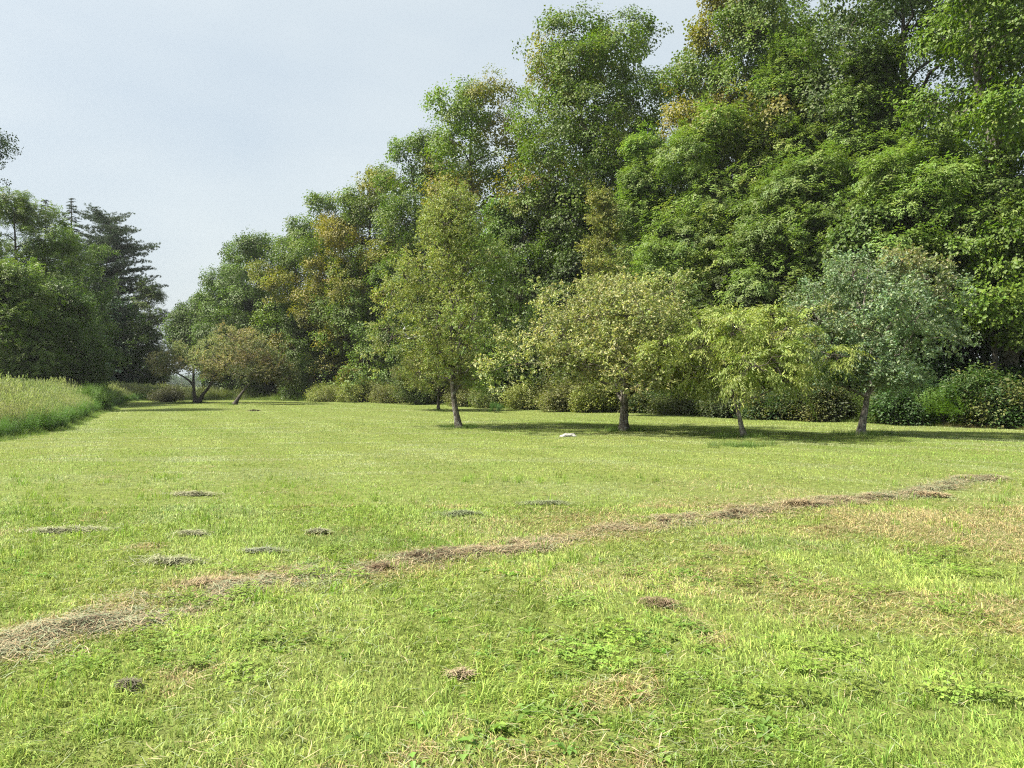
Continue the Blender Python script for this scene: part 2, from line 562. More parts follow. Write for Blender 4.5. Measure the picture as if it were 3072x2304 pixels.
def rosette(r, n=9, L=0.12, W=0.035):
    lv = Leaves(r)
    for i in range(n):
        a = i * 2.4 + r.normal() * 0.25; s = r.uniform(0.5, 1.1); e = r.uniform(0.15, 0.9)
        d = np.array([math.cos(a), math.sin(a), e]); m = d * L * s * 0.55
        lv.leaf(np.array([0, 0, 0.0]), d, np.array([0, 0, 1.0]), L * s * 0.6, W * s, 0.2, r.uniform(0.8, 1.15), r.normal() * 0.05, 0.85)
        lv.leaf(m, np.array([math.cos(a), math.sin(a), e * 0.2 - 0.1]), np.array([0, 0, 1.0]), L * s * 0.6, W * s * 1.15, 0.2, r.uniform(0.85, 1.2), r.normal() * 0.05, 0.35)
    return lv


def clover(r, n=34, radius=0.16):
    lv = Leaves(r)
    for i in range(n):
        a, q = r.random() * 6.283, radius * math.sqrt(r.random())
        p = np.array([math.cos(a) * q, math.sin(a) * q, r.uniform(0.025, 0.085)]); y = r.random() * 6.283
        sh = r.uniform(0.8, 1.2)
        for k in range(3):
            d = np.array([math.cos(y + k * 2.09), math.sin(y + k * 2.09), r.uniform(-0.1, 0.3)])
            lv.leaf(p, d, np.array([0, 0, 1.0]) + rv(r, 0.3), 0.024, 0.021, 0.1, sh * r.uniform(0.9, 1.1), 0.0, 0.6)
    return lv


def variants(name, fn, mat, k=4, seed=1, **kw):
    return [fn(np.random.default_rng(seed * 100 + i), **kw).object(name, mat) for i in range(k)]


SRC = {
    'maple': variants('maple_sprig', broad_sprig, LEAF, 5, 1),
    'linden': variants('linden_sprig', broad_sprig, LEAF, 4, 2, n=44, L=0.15, W=0.12, droop=0.5, tilt=0.35, size=0.9, thick=0.07),
    'ash': variants('ash_sprig', pinnate_sprig, LEAF, 5, 3),
    'apple': variants('apple_sprig', shoot_sprig, LEAF, 5, 4, n=60, L=0.085, W=0.05),
    'pear': variants('pear_sprig', shoot_sprig, LEAF, 5, 5, n=56, size=0.48, L=0.07, W=0.05, droop=0.5),
    'arch': variants('arching_sprig', arch_sprig, LEAF, 5, 6),
    'spruce': variants('spruce_sprig', spruce_sprig, NEEDLE, 3, 7),
    'pine': variants('pine_sprig', pine_sprig, NEEDLE, 3, 8),
    'bramble': variants('bramble_sprig', broad_sprig, LEAF, 4, 9, n=44, L=0.11, W=0.07, droop=0.2, size=0.6, tilt=0.7, thick=0.16),
    'long_grass': variants('long_grass_tuft', grass_tuft, BLADE, 4, 13, n=16, radius=0.06, h0=0.08, h1=0.17, w=0.0065, segs=3, lean=(0.1, 0.6), dry=0.04),
    'tall': variants('tall_grass_tuft', tall_tuft, BLADE, 5, 15),
    'fringe': variants('fringe_grass_tuft', grass_tuft, BLADE, 4, 16, n=90, radius=0.3, h0=0.18, h1=0.5, w=0.009, segs=3, lean=(0.2, 0.9), dry=0.2),
    'stalk': variants('leafy_stems', stalk_plant, LEAF, 4, 17),
    'rosette': variants('rosette', rosette, LEAF, 4, 18),
    'clover': variants('clover', clover, LEAF, 3, 19),
}

_GROUPS = {}


def scatter_group(kind):
    """node tree that sets one of the small source meshes at every marked point of an object's mesh."""
    if kind in _GROUPS: return _GROUPS[kind]
    g = bpy.data.node_groups.new("scatter_" + kind, 'GeometryNodeTree')
    g.interface.new_socket("Geometry", in_out='INPUT', socket_type='NodeSocketGeometry')
    g.interface.new_socket("Geometry", in_out='OUTPUT', socket_type='NodeSocketGeometry')
    N, L = g.nodes, g.links
    gi, go = N.new("NodeGroupInput"), N.new("NodeGroupOutput")
    jn = N.new("GeometryNodeJoinGeometry")
    for s in reversed(SRC[kind]):
        oi = N.new("GeometryNodeObjectInfo"); oi.inputs['Object'].default_value = s
        gt = N.new("GeometryNodeGeometryToInstance")
        L.new(oi.outputs['Geometry'], gt.inputs[0]); L.new(gt.outputs[0], jn.inputs[0])

    def at(name, dt):
        n = N.new("GeometryNodeInputNamedAttribute"); n.data_type = dt; n.inputs['Name'].default_value = name
        return n.outputs['Attribute']
    ip = N.new("GeometryNodeInstanceOnPoints")
    L.new(gi.outputs[0], ip.inputs['Points']); L.new(jn.outputs[0], ip.inputs['Instance'])
    ip.inputs['Pick Instance'].default_value = True
    L.new(at('leafy', 'BOOLEAN'), ip.inputs['Selection'])
    L.new(at('variant', 'INT'), ip.inputs['Instance Index'])
    L.new(at('rot', 'FLOAT_VECTOR'), ip.inputs['Rotation'])
    L.new(at('scl', 'FLOAT'), ip.inputs['Scale'])
    j2 = N.new("GeometryNodeJoinGeometry")
    L.new(ip.outputs[0], j2.inputs[0]); L.new(gi.outputs[0], j2.inputs[0]); L.new(j2.outputs[0], go.inputs[0])
    _GROUPS[kind] = g
    return g


def foliage_object(name, kind, P, rot, scl, tint, parent=None, loc=(0, 0, 0), tubes=None, mat=None, seed=0):
    """one object: its own mesh of twigs plus sprigs set at the points P."""
    P = np.asarray(P, float).reshape(-1, 3)
    n = len(P)
    tv, tq = tubes.arrays() if tubes is not None else (np.zeros((0, 3)), np.zeros((0, 4), int))
    me = mesh_np(name, np.concatenate([P, tv]), tq + n, mats=[mat or TWIG], smooth=True)
    m = len(tv)
    z3 = np.zeros((m, 3))
    vattr(me, 'leafy', np.concatenate([np.ones(n), np.zeros(m)]), 'INT')
    vattr(me, 'variant', np.concatenate([np.random.default_rng(seed + 77).integers(0, len(SRC[kind]), n), np.zeros(m)]), 'INT')
    vattr(me, 'rot', np.concatenate([np.asarray(rot).reshape(-1, 3), z3]), 'FLOAT_VECTOR')
    vattr(me, 'scl', np.concatenate([np.asarray(scl, float).ravel(), np.zeros(m)]), 'FLOAT')
    t4 = np.concatenate([np.asarray(tint).reshape(-1, 3), np.ones((n, 1))], 1)
    vattr(me, 'tint', np.concatenate([t4, np.zeros((m, 4))]), 'FLOAT_COLOR')
    o = link(name, me, parent, loc)
    md = o.modifiers.new("scatter", 'NODES'); md.node_group = scatter_group(kind)
    return o


# ------------------------------------------------------------------ trees
def profile(kind, t):
    if kind == 'round': return math.sqrt(max(0.02, 1 - ((t - 0.5) / 0.58) ** 2))
    if kind == 'edge': return min(1.0, 0.75 + t) * math.sqrt(max(0.03, 1 - max(0.0, (t - 0.35) / 0.7) ** 2))   # leafy to the ground
    if kind == 'dome': return math.sqrt(max(0.03, 1 - (max(t - 0.18, 0) / 0.88) ** 2)) * min(1, 0.72 + t * 1.6)
    if kind == 'spire': return min(1.0, (t + 0.06) / 0.3) ** 0.6 * max(0.0, 1.02 - t) ** 0.62 * 1.18
    if kind == 'oval': return min(1.0, (t + 0.14) / 0.42) ** 0.7 * max(0.0, 1.02 - t) ** 0.52 * 1.22
    if kind == 'column': return min(1.0, (t + 0.15) / 0.3) * max(0.02, 1 - t ** 3) ** 0.6
    return 1.0


def make_lobes(rng, h, w, cb, prof, K, off=(0, 0), squash=0.75, lf=(0.36, 0.58), jit=(0.62, 1.16)):
    out = []
    for i in range(K):
        t = min(0.985, max(0.0, (i + rng.uniform(0.1, 0.9)) / K))
        R = w * 0.5 * profile(prof, t)
        lr = max(0.1 * w * 0.5 + 0.12, R * rng.uniform(*lf))
        a = i * 2.399 + rng.normal() * 0.35
        rad = max(0.0, R - lr * 0.8) * rng.uniform(*jit)
        sq = squash * rng.uniform(0.75, 1.2)
        z = h * cb + (h - h * cb - lr * sq * 0.9) * t
        out.append((np.array([off[0] * t + math.cos(a) * rad, off[1] * t + math.sin(a) * rad, z]), lr, lr * sq))
    return out


def shell_points(rng, c, r, rz, n, hollow=0.72, upbias=0.7, shoots=0.16):
    """points on an uneven shell: bumps and hollows, and a few shoots that stand out of it."""
    D = rng.normal(size=(int(n * 2.4) + 8, 3)); D /= np.linalg.norm(D, axis=1, keepdims=True)
    D = D[rng.random(len(D)) < (1 - upbias) + upbias * (D[:, 2] * 0.5 + 0.5)][:n]
    s = hollow + (1.08 - hollow) * rng.random(len(D)) ** 0.6
    for k in range(3):
        q = rng.normal(size=3); q /= np.linalg.norm(q)
        s = s * (1 + 0.2 * np.sin(D @ q * rng.uniform(2.5, 4.5) + rng.random() * 6.28))
    k = rng.random(len(D)) < shoots
    s = np.where(k, s * rng.uniform(1.12, 1.42, len(D)), s)
    return c + D * np.array([r, r, rz]) * s[:, None], D


def make_tree(name, label, cat, x, y, h, w, leaf='maple', prof='edge', cb=0.12, K=18, per=34, col=(0.05, 0.1, 0.025), col2=None,
              mix=0.0, tr=None, bark=None, scl=(1.0, 1.5), seed=0, stems=None, off=(0, 0), group=None, upbias=0.7, squash=0.75, lobes=None,
              twigs=5, split_limbs=False, side=None, lf=(0.29, 0.5), jit=(0.6, 1.18), shoots=0.16):
    rng = np.random.default_rng(seed * 13 + 7)
    z0 = float(gz(x, y)) - 0.04
    root = bpy.data.objects.new(name, None); C.link(root); root.location = (x, y, z0)
    tag(root, label, cat, group)
    bark = bark or BARK_DARK
    tr = tr or 0.014 * h + 0.05
    lobes = lobes if lobes is not None else make_lobes(rng, h, w, cb, prof, K, off, squash, lf, jit)
    tb = Tubes(); limb_tubes = []
    if stems is None:
        top = h * 0.86
        n = 9
        t = np.linspace(0, 1, n)
        P = np.stack([off[0] * t * 0.9 + np.cumsum(rng.normal(size=n)) * 0.012 * h * t, off[1] * t * 0.9 + np.cumsum(rng.normal(size=n)) * 0.012 * h * t, t * top], -1)
        stems = [(P, tr)]
    joints = []
    for P, r0 in stems:
        P = np.asarray(P, float)
        # refine the stem into a smooth, slightly crooked path
        tt = np.linspace(0, len(P) - 1, max(10, 4 * (len(P) - 1) + 1))
        Q = np.stack([np.interp(tt, np.arange(len(P)), P[:, k]) for k in range(3)], -1)
        Q[1:-1] = (Q[:-2] + 2 * Q[1:-1] + Q[2:]) / 4
        u = np.linspace(0, 1, len(Q))
        R = r0 * (1 - 0.85 * u ** 0.9)
        if Q[0, 2] < 0.05: R = R * (1 + 0.55 * np.exp(-np.clip(Q[:, 2], 0, 9) / (r0 * 1.6)))
        tb.add(Q, R, 10, 0.16, rng)
        joints += [(Q[i], R[i]) for i in range(2, len(Q))]
    JP = np.array([j[0] for j in joints]); JR = np.array([j[1] for j in joints])
    tw = Tubes()
    PT, DI, TI = [], [], []
    c1 = np.array(col, float); c2 = np.array(col2 if col2 is not None else col, float)
    for li, (c, r, rz) in enumerate(lobes):
        # a limb leaves the stem below the lobe and rises into it
        dz = c[2] - JP[:, 2]
        cost = np.linalg.norm(JP - c, axis=1) + np.where(dz < 0.12 * r, 3.0, 0.0) + np.abs(dz - 0.6 * np.linalg.norm(JP[:, :2] - c[:2], axis=1)) * 0.4
        j = int(np.argmin(cost))
        L = np.linalg.norm(c - JP[j])
        if L > 0.25:
            p = curve_pts(JP[j], c, rng, 6, up=0.06, wander=0.22)
            target = tb
            if split_limbs: target = Tubes(); limb_tubes.append(target)
            r1 = min(JR[j] * 0.72, 0.018 * L + 0.022 * h * 0.35)
            target.add(p, np.linspace(r1, max(0.008, r1 * 0.25), 6), 6, 0.1, rng)
        pts, D = shell_points(rng, c, r, rz, per, upbias=upbias, shoots=shoots)
        for k in range(min(twigs, len(pts))):
            q = curve_pts(c + (rng.random(3) - 0.5) * 0.2 * r, pts[k], rng, 4, up=0.05, wander=0.2)
            tw.add(q, np.linspace(0.012 + 0.006 * r, 0.005, 4), 3)
        f = np.full(len(pts), 1.0 if (mix and rng.random() < mix) else 0.0)
        if mix: f = np.clip(f * rng.uniform(0.5, 1.0) + rng.normal(size=len(pts)) * 0.12, 0, 1)
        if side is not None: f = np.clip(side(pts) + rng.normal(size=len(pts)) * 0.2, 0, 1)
        b = rng.uniform(0.84, 1.18) * rng.uniform(0.85, 1.15, len(pts))
        TI.append((c1 * (1 - f[:, None]) + c2 * f[:, None]) * b[:, None] * (1 + rng.normal(size=(len(pts), 3)) * 0.03))
        PT.append(pts); DI.append(D)
    PT, DI, TI = np.concatenate(PT), np.concatenate(DI), np.concatenate(TI)
    yaw = np.arctan2(DI[:, 1], DI[:, 0]) + rng.normal(size=len(PT)) * 0.5
    pitch = -np.clip(DI[:, 2], -0.4, 1.0) * 0.6 + (0.2 if leaf == 'ash' else 0.36) + rng.normal(size=len(PT)) * 0.25
    roll = rng.normal(size=len(PT)) * 0.3
    rot = np.stack([roll, pitch, yaw], -1)
    s = rng.uniform(scl[0], scl[1], len(PT))
    link("trunk", mesh_np("trunk", *tb.arrays(), mats=[bark], smooth=True), root)
    for l in limb_tubes:
        link("limb", mesh_np("limb", *l.arrays(), mats=[bark], smooth=True), root)
    cr = foliage_object("crown", leaf, PT, rot, s, TI, root, tubes=tw, seed=seed)
    cr['kind'] = 'stuff'
    return root


def make_conifer(name, label, x, y, h, w, leaf='spruce', seed=0, col=(0.035, 0.07, 0.042), cb=0.08, gap=0.55, per=7, plate=0.0, lean_to=None, group=None):
    rng = np.random.default_rng(seed * 17 + 3)
    z0 = float(gz(x, y)) - 0.04
    root = bpy.data.objects.new(name, None); C.link(root); root.location = (x, y, z0)
    tag(root, label, 'conifer', group)
    tb, tw = Tubes(), Tubes()
    n = 10; t = np.linspace(0, 1, n)
    P = np.stack([np.cumsum(rng.normal(size=n)) * 0.01, np.cumsum(rng.normal(size=n)) * 0.01, t * h * 0.99], -1)
    tb.add(P, (0.012 * h + 0.04) * (1 - 0.95 * t) + 0.006, 8, 0.1, rng)
    PT, RO, SC, TI = [], [], [], []
    z = h * cb
    while z < h - 0.15:
        u = (z - h * cb) / (h - h * cb)
        R = w * 0.5 * ((1 - u) ** 0.85 + 0.02) * rng.uniform(0.75, 1.12)
        if plate: R = w * 0.5 * profile('round', u * 0.9 + 0.05) * rng.uniform(0.5, 1.15)
        m = max(3, int(per * (0.55 + 0.45 * (1 - u))))
        a0 = rng.random() * 6.28
        for k in range(m):
            a = a0 + k * 6.283 / m + rng.normal() * 0.2
            l = R * rng.uniform(0.75, 1.1)
            if lean_to is not None: l *= 1 + 0.5 * max(0, math.cos(a - lean_to)) * (0.4 < u < 0.85)
            d = np.array([math.cos(a), math.sin(a)])
            dr = (-0.30 if not plate else 0.12) + 0.25 * u
            z1, z = z, min(h - 0.25, z + rng.normal() * (0.6 if plate else 0.12))
            q = np.array([[0, 0, z], [d[0] * l * 0.5, d[1] * l * 0.5, z + dr * l * 0.45], [d[0] * l, d[1] * l, z + dr * l * 0.8 + (0.06 * l)]])
            tw.add(q, [0.012 + 0.008 * l, 0.009 + 0.004 * l, 0.005], 4)
            ns = max(2, int(l / 0.38))
            for i in range(ns):
                f = (i + 0.6) / ns
                p = np.array([d[0] * l * f, d[1] * l * f, z + dr * l * 0.85 * f + rng.normal() * 0.04])
                for sg in ((-1, 1) if i < ns - 1 else (0,)):
                    PT.append(p); RO.append((rng.normal() * 0.15, 0.12 - dr * 0.6 + rng.normal() * 0.12, a + sg * rng.uniform(0.4, 0.8)))
                    SC.append(min(1.1, 0.35 + 0.28 * l) * rng.uniform(0.75, 1.15)); TI.append(np.array(col) * rng.uniform(0.8, 1.3))
            z = z1
        z += gap * rng.uniform(0.8, 1.2) * (1 - 0.45 * u)
    link("trunk", mesh_np("trunk", *tb.arrays(), mats=[BARK_DARK], smooth=True), root)
    cr = foliage_object("crown", leaf, PT, RO, SC, TI, root, tubes=tw, seed=seed)
    cr['kind'] = 'stuff'
    return root


def forest_tree(px, top, wpx, d, label, seed, name='broadleaf_tree', cat='tree', **kw):
    if kw.get('group') is None:      # stand behind the lawn's edge, not on the lawn
        ep = 1536 + F * RIGHT_EDGE[:, 0] / RIGHT_EDGE[:, 1]
        de = float(np.interp(px, ep[::-1], RIGHT_EDGE[::-1, 1]))
        d = max(d, de + 1.2 + 0.5 * wpx / F * de)
    x = bear(px, d); h = height(top, d) - float(gz(x, d)); w = wpx / F * d
    for k in ('col', 'col2'):        # warm leaf greens
        if kw.get(k) is not None:
            r_, g_, b_ = kw[k]
            kw[k] = (max(r_, g_ * (0.68 if kw.get('leaf') == 'ash' else 0.62)), g_, min(b_, g_ * 0.24))
    kw.setdefault('group', 'trees of the wood along the lawn')
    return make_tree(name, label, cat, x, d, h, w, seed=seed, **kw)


MAPLE = (0.10, 0.165, 0.022); MAPLE_D = (0.06, 0.108, 0.019); OCHRE = (0.205, 0.182, 0.03); ASH = (0.16, 0.235, 0.055); ASHY = (0.2, 0.255, 0.055)  # MAPLE_D: maple green darkened to stand for shade low in the wood
LIND = (0.1, 0.175, 0.025)

# --- the tall trees behind the edge of the wood
forest_tree(1780, 50, 500, 54, 'tallest rounded maple standing clear against the sky, forked dark trunk showing', 1, 'maple_tree', prof='round', cb=0.36, K=30, per=61, col=MAPLE, col2=OCHRE, mix=0.18, twigs=7, tr=0.36)
forest_tree(1440, 222, 300, 58, 'thin-crowned maple with ochre tufts and sky showing through, beside the tallest maple', 2, 'maple_tree', prof='round', cb=0.42, K=20, per=36, col=MAPLE, col2=OCHRE, mix=0.34, twigs=7, squash=0.6)
forest_tree(1255, 395, 270, 62, 'ochre-topped maple on the falling skyline, just below the thin-crowned maple', 3, 'maple_tree', prof='round', cb=0.25, K=22, per=44, col=MAPLE, col2=OCHRE, mix=0.36)
forest_tree(1120, 490, 250, 66, 'green and rust mottled maple midway down the sloping skyline', 4, 'maple_tree', prof='round', cb=0.2, K=20, per=44, col=MAPLE, col2=OCHRE, mix=0.28)
forest_tree(1010, 590, 220, 70, 'rusty orange tinged maple at the foot of the sloping skyline', 5, 'maple_tree', prof='round', cb=0.2, K=18, per=44, col=MAPLE, col2=OCHRE, mix=0.40)
forest_tree(895, 655, 230, 76, 'yellow-topped maple on the low far skyline', 6, 'maple_tree', prof='round', cb=0.2, K=20, per=44, col=MAPLE, col2=OCHRE, mix=0.32)
forest_tree(780, 690, 240, 80, 'plain dark green maple above the rust-leaved apple tree', 7, 'maple_tree', prof='round', cb=0.15, K=20, per=47, col=(0.072, 0.145, 0.043))
forest_tree(672, 785, 190, 84, 'rounded light green maple next to the gap in the trees', 8, 'maple_tree', prof='round', cb=0.12, K=17, per=47, col=(0.094, 0.174, 0.058))
forest_tree(612, 885, 150, 90, 'small blue-green tree edging the pale gap, behind the apple trees', 9, prof='edge', cb=0.35, K=15, per=47, col=(0.072, 0.131, 0.065))
forest_tree(580, 930, 130, 86, 'low dark bushy tree behind the left arm of the double-trunked apple', 10, prof='round', cb=0.5, K=13, per=47, col=(0.065, 0.123, 0.058))
forest_tree(2250, -70, 470, 47, 'tall yellowish maple cut by the top of the picture, left edge against the sky', 11, 'maple_tree', prof='round', cb=0.4, K=26, per=58, col=(0.102, 0.160, 0.032), col2=OCHRE, mix=0.40, tr=0.32)
forest_tree(2700, -300, 640, 41, 'tall dark tree with sky glinting through its crown beside a heavy trunk', 12, prof='round', cb=0.45, K=24, per=44, col=(0.051, 0.109, 0.026), tr=0.42, twigs=8)
forest_tree(3030, -330, 560, 31.5, 'great linden with thick grey trunk at the right edge of the picture', 13, 'linden_tree', leaf='linden', prof='round', cb=0.32, K=22, per=58, col=LIND, col2=(0.13, 0.2, 0.03), mix=0.3, tr=0.42, bark=BARK_GREY, squash=0.5, scl=(0.9, 1.35))

# --- the leafy front of the wood
forest_tree(2385, 112, 330, 43, 'slender pale ash whose pointed top rises highest of the ash trees', 20, 'ash_tree', leaf='ash', prof='spire', cb=0.3, K=26, per=56, col=ASH, col2=ASHY, mix=0.3)
forest_tree(2130, 330, 330, 43, 'broad pale green ash beside the tallest maple, bright against darker crowns', 21, 'ash_tree', leaf='ash', prof='edge', cb=0.2, K=24, per=56, col=ASH, col2=ASHY, mix=0.4)
forest_tree(1930, 415, 210, 45, 'narrow young ash rising in front of the tallest maple', 22, 'ash_tree', leaf='ash', prof='spire', cb=0.1, K=18, per=50, col=(0.131, 0.232, 0.080))
forest_tree(2610, 130, 340, 39, 'leafy ash with drooping sprays left of the heavy dark trunk', 23, 'ash_tree', leaf='ash', prof='spire', cb=0.3, K=26, per=56, col=(0.109, 0.210, 0.065))
forest_tree(2790, 430, 400, 34, 'bright ash branches in front of the dark tree, above the grey-green apple', 24, 'ash_tree', leaf='ash', prof='edge', cb=0.42, K=20, per=58, col=(0.131, 0.239, 0.080), squash=0.55)
forest_tree(2080, 590, 330, 41, 'mid-height ash filling the wood above the khaki apple tree', 25, 'ash_tree', leaf='ash', prof='edge', cb=0.3, K=20, per=53, col=(0.102, 0.203, 0.058))
forest_tree(2420, 480, 400, 37, 'wide leafy ash above the bright arching tree', 26, 'ash_tree', leaf='ash', prof='edge', cb=0.42, K=24, per=58, col=(0.099, 0.196, 0.051), squash=0.6)
forest_tree(2985, 640, 330, 28.6, 'low linden boughs with large bright leaves hanging at the right edge', 27, 'linden_tree', leaf='linden', prof='dome', cb=0.42, K=12, per=42, col=LIND, col2=(0.13, 0.2, 0.03), mix=0.35, squash=0.4, scl=(0.85, 1.25))
forest_tree(1655, 560, 350, 50, 'dark green maple in front of the tallest maple, behind the pear', 28, 'maple_tree', prof='edge', cb=0.08, K=22, per=50, col=MAPLE_D, col2=(0.131, 0.174, 0.043), mix=0.12)
forest_tree(1508, 590, 150, 50, 'pale young maple with a pointed top just right of the pear tree top', 29, 'maple_tree', prof='spire', cb=0.1, K=15, per=42, col=(0.109, 0.189, 0.080))
forest_tree(1330, 610, 270, 56, 'deep green maple directly behind the pear tree', 30, 'maple_tree', prof='edge', cb=0.06, K=20, per=47, col=MAPLE_D)
forest_tree(1190, 700, 260, 60, 'bright green maple behind the left side of the pear tree', 31, 'maple_tree', prof='edge', cb=0.05, K=20, per=47, col=(0.094, 0.181, 0.041), col2=OCHRE, mix=0.10)
forest_tree(1060, 770, 230, 64, 'green maple with rusty patches, left of the pear tree', 32, 'maple_tree', prof='edge', cb=0.05, K=18, per=47, col=MAPLE, col2=OCHRE, mix=0.18)
forest_tree(945, 850, 200, 69, 'dark low maple at the bend of the lawn', 33, 'maple_tree', prof='edge', cb=0.04, K=17, per=47, col=MAPLE_D)
forest_tree(770, 880, 250, 76, 'dark spreading maple behind the leaning apple trunk', 34, 'maple_tree', prof='edge', cb=0.1, K=18, per=47, col=(0.058, 0.123, 0.041))
forest_tree(1560, 800, 260, 47.5, 'shadowy low maple between the pear and the khaki apple', 35, 'maple_tree', prof='edge', cb=0.06, K=16, per=47, col=(0.045, 0.085, 0.018))  # from here down, leaf greens are lowered to imitate shade under the canopy
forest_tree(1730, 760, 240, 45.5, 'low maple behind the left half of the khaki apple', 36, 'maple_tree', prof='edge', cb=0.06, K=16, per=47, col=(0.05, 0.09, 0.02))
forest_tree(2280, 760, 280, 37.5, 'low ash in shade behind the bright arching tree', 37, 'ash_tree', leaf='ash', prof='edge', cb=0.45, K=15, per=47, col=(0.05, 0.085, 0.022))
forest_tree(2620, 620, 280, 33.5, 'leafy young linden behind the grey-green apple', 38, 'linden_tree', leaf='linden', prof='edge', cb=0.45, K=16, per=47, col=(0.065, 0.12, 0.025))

# --- the wood across the meadow
LG = 'trees across the meadow'
forest_tree(50, 570, 330, 62, 'feathery ash at the left edge of the picture, tallest broadleaf over the meadow', 50, 'ash_tree', leaf='ash', prof='edge', cb=0.1, K=24, per=53, col=(0.087, 0.167, 0.065), group=LG)
forest_tree(225, 690, 270, 76, 'birch in front of the two spruce tops over the meadow', 51, 'birch_tree', leaf='apple', prof='round', cb=0.1, K=24, per=64, col=(0.080, 0.145, 0.058), scl=(1.2, 1.9), group=LG)
forest_tree(20, 770, 260, 52, 'light leafy young ash nearest the picture edge behind the tall grass', 52, 'ash_tree', leaf='ash', prof='edge', cb=0.08, K=18, per=47, col=(0.102, 0.189, 0.065), group=LG)
forest_tree(150, 830, 280, 57, 'dense dark green maple low behind the meadow', 53, 'maple_tree', prof='edge', cb=0.04, K=20, per=50, col=(0.061, 0.123, 0.049), group=LG)
forest_tree(452, 840, 120, 90, 'thin airy tree at the end of the left wood beside the gap', 54, leaf='ash', prof='spire', cb=0.12, K=16, per=30, col=(0.087, 0.145, 0.072), group=LG)
forest_tree(415, 960, 150, 86, 'small blue-green tree under the airy tree at the end of the left wood', 55, leaf='apple', prof='edge', cb=0.04, K=14, per=50, col=(0.058, 0.116, 0.058), scl=(1.2, 1.8), group=LG)
x = bear(215, 86); make_conifer('spruce_tree', 'taller pointed spruce top nearer the pale gap', x, 86, height(592, 86), 8.0, seed=60, group=LG)
x = bear(136, 86); make_conifer('spruce_tree', 'second pointed spruce top nearer the picture edge', x, 86, height(597, 86), 7.6, seed=61, group=LG)
x = bear(322, 92); make_conifer('pine_tree', 'ragged white pine reaching level boughs into the sky', x, 92, height(655, 92), 7.6, 'pine', seed=62, col=(0.085, 0.125, 0.075), cb=0.1, gap=0.42, per=7, plate=1.0, lean_to=0.0, group=LG)
x = bear(330, 84); make_conifer('spruce_tree', 'dark low spruce at the foot of the white pine', x, 84, height(905, 84), 8.0, seed=63, col=(0.032, 0.072, 0.046), cb=0.02, group=LG)
x = bear(215, 70); make_conifer('spruce_tree', 'dark low spruce in the shade behind the goldenrod bush', x, 70, height(960, 70), 5.8, seed=64, col=(0.029, 0.065, 0.043), cb=0.02, group=LG)
# overhanging tree beyond the picture's left edge
d = 46.0
make_tree('maple_tree', 'dark leafy bough reaching in at the left edge high in the sky', 'tree', bear(-150, d), d, height(330, d), 270 / F * d, 'maple', 'round', 0.74, 12, 30,
          (0.035, 0.065, 0.02), seed=70, group=LG, scl=(0.7, 1.1), squash=0.5)


# ------------------------------------------------------------------ the orchard trees on the lawn
OG = 'orchard trees on the lawn'


def base(px, py):
    d = 1.6 * F / (py - 1150.0)
    return bear(px, d), d


x, y = base(1378, 1283)
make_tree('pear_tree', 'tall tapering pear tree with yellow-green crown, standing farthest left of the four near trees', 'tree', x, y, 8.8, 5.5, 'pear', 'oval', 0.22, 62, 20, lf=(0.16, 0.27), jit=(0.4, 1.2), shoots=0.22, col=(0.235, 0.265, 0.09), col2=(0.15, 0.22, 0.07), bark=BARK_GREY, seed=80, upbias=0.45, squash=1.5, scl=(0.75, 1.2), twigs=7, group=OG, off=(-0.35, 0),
          stems=[([(0, 0, 0), (-0.12, 0, 0.55), (-0.22, 0.02, 1.2), (-0.28, 0, 2.2), (-0.3, 0.05, 3.4), (-0.2, 0, 5.0), (-0.1, 0, 7.0), (0.0, 0, 8.5)], 0.125),
                 ([(-0.27, 0, 1.9), (-0.75, -0.2, 2.9), (-1.2, -0.3, 4.2)], 0.06), ([(-0.28, 0, 2.1), (0.3, 0.2, 3.0), (0.7, 0.3, 4.6)], 0.055)],
          side=lambda p: np.clip(0.25 + 0.35 * p[:, 0] + 0.4 * (vnoise(p[:, 0] + 9, p[:, 2], 1.1) - 0.5), 0, 0.9))  # sunlit yellow left and shaded green right are put into the leaf tint
x, y = base(1872, 1293)
make_tree('apple_tree', 'broad khaki-leaved apple tree with thick straight trunk', 'tree', x, y, 5.2, 7.3, 'apple', 'dome', 0.34, 46, 22, lf=(0.16, 0.32), jit=(0.35, 1.36), shoots=0.24, col=(0.275, 0.29, 0.135), col2=(0.18, 0.225, 0.09), mix=0.25, bark=BARK_GREY, seed=81, upbias=0.5, scl=(0.9, 1.35), squash=0.75, group=OG, off=(-0.3, 0), twigs=6, split_limbs=False,
          stems=[([(0, 0, 0), (0.0, 0, 0.6), (0.03, 0, 1.3), (0.02, 0, 1.9), (-0.1, 0.1, 2.7), (-0.35, 0.2, 3.6), (-0.3, 0.2, 4.6)], 0.155),
                 ([(0.02, 0, 1.6), (-0.45, -0.1, 2.0), (-1.2, -0.2, 2.35), (-2.0, -0.3, 2.9)], 0.08), ([(0.03, 0, 1.7), (0.6, 0.1, 2.4), (1.3, 0.1, 3.1), (1.9, 0, 3.6)], 0.08),
                 ([(0.02, 0, 1.8), (0.15, -0.6, 2.7), (0.2, -1.3, 3.6)], 0.07), ([(0.0, 0, 1.9), (0.2, 0.8, 2.8), (0.1, 1.6, 3.6)], 0.07)])
x, y = base(2232, 1312)
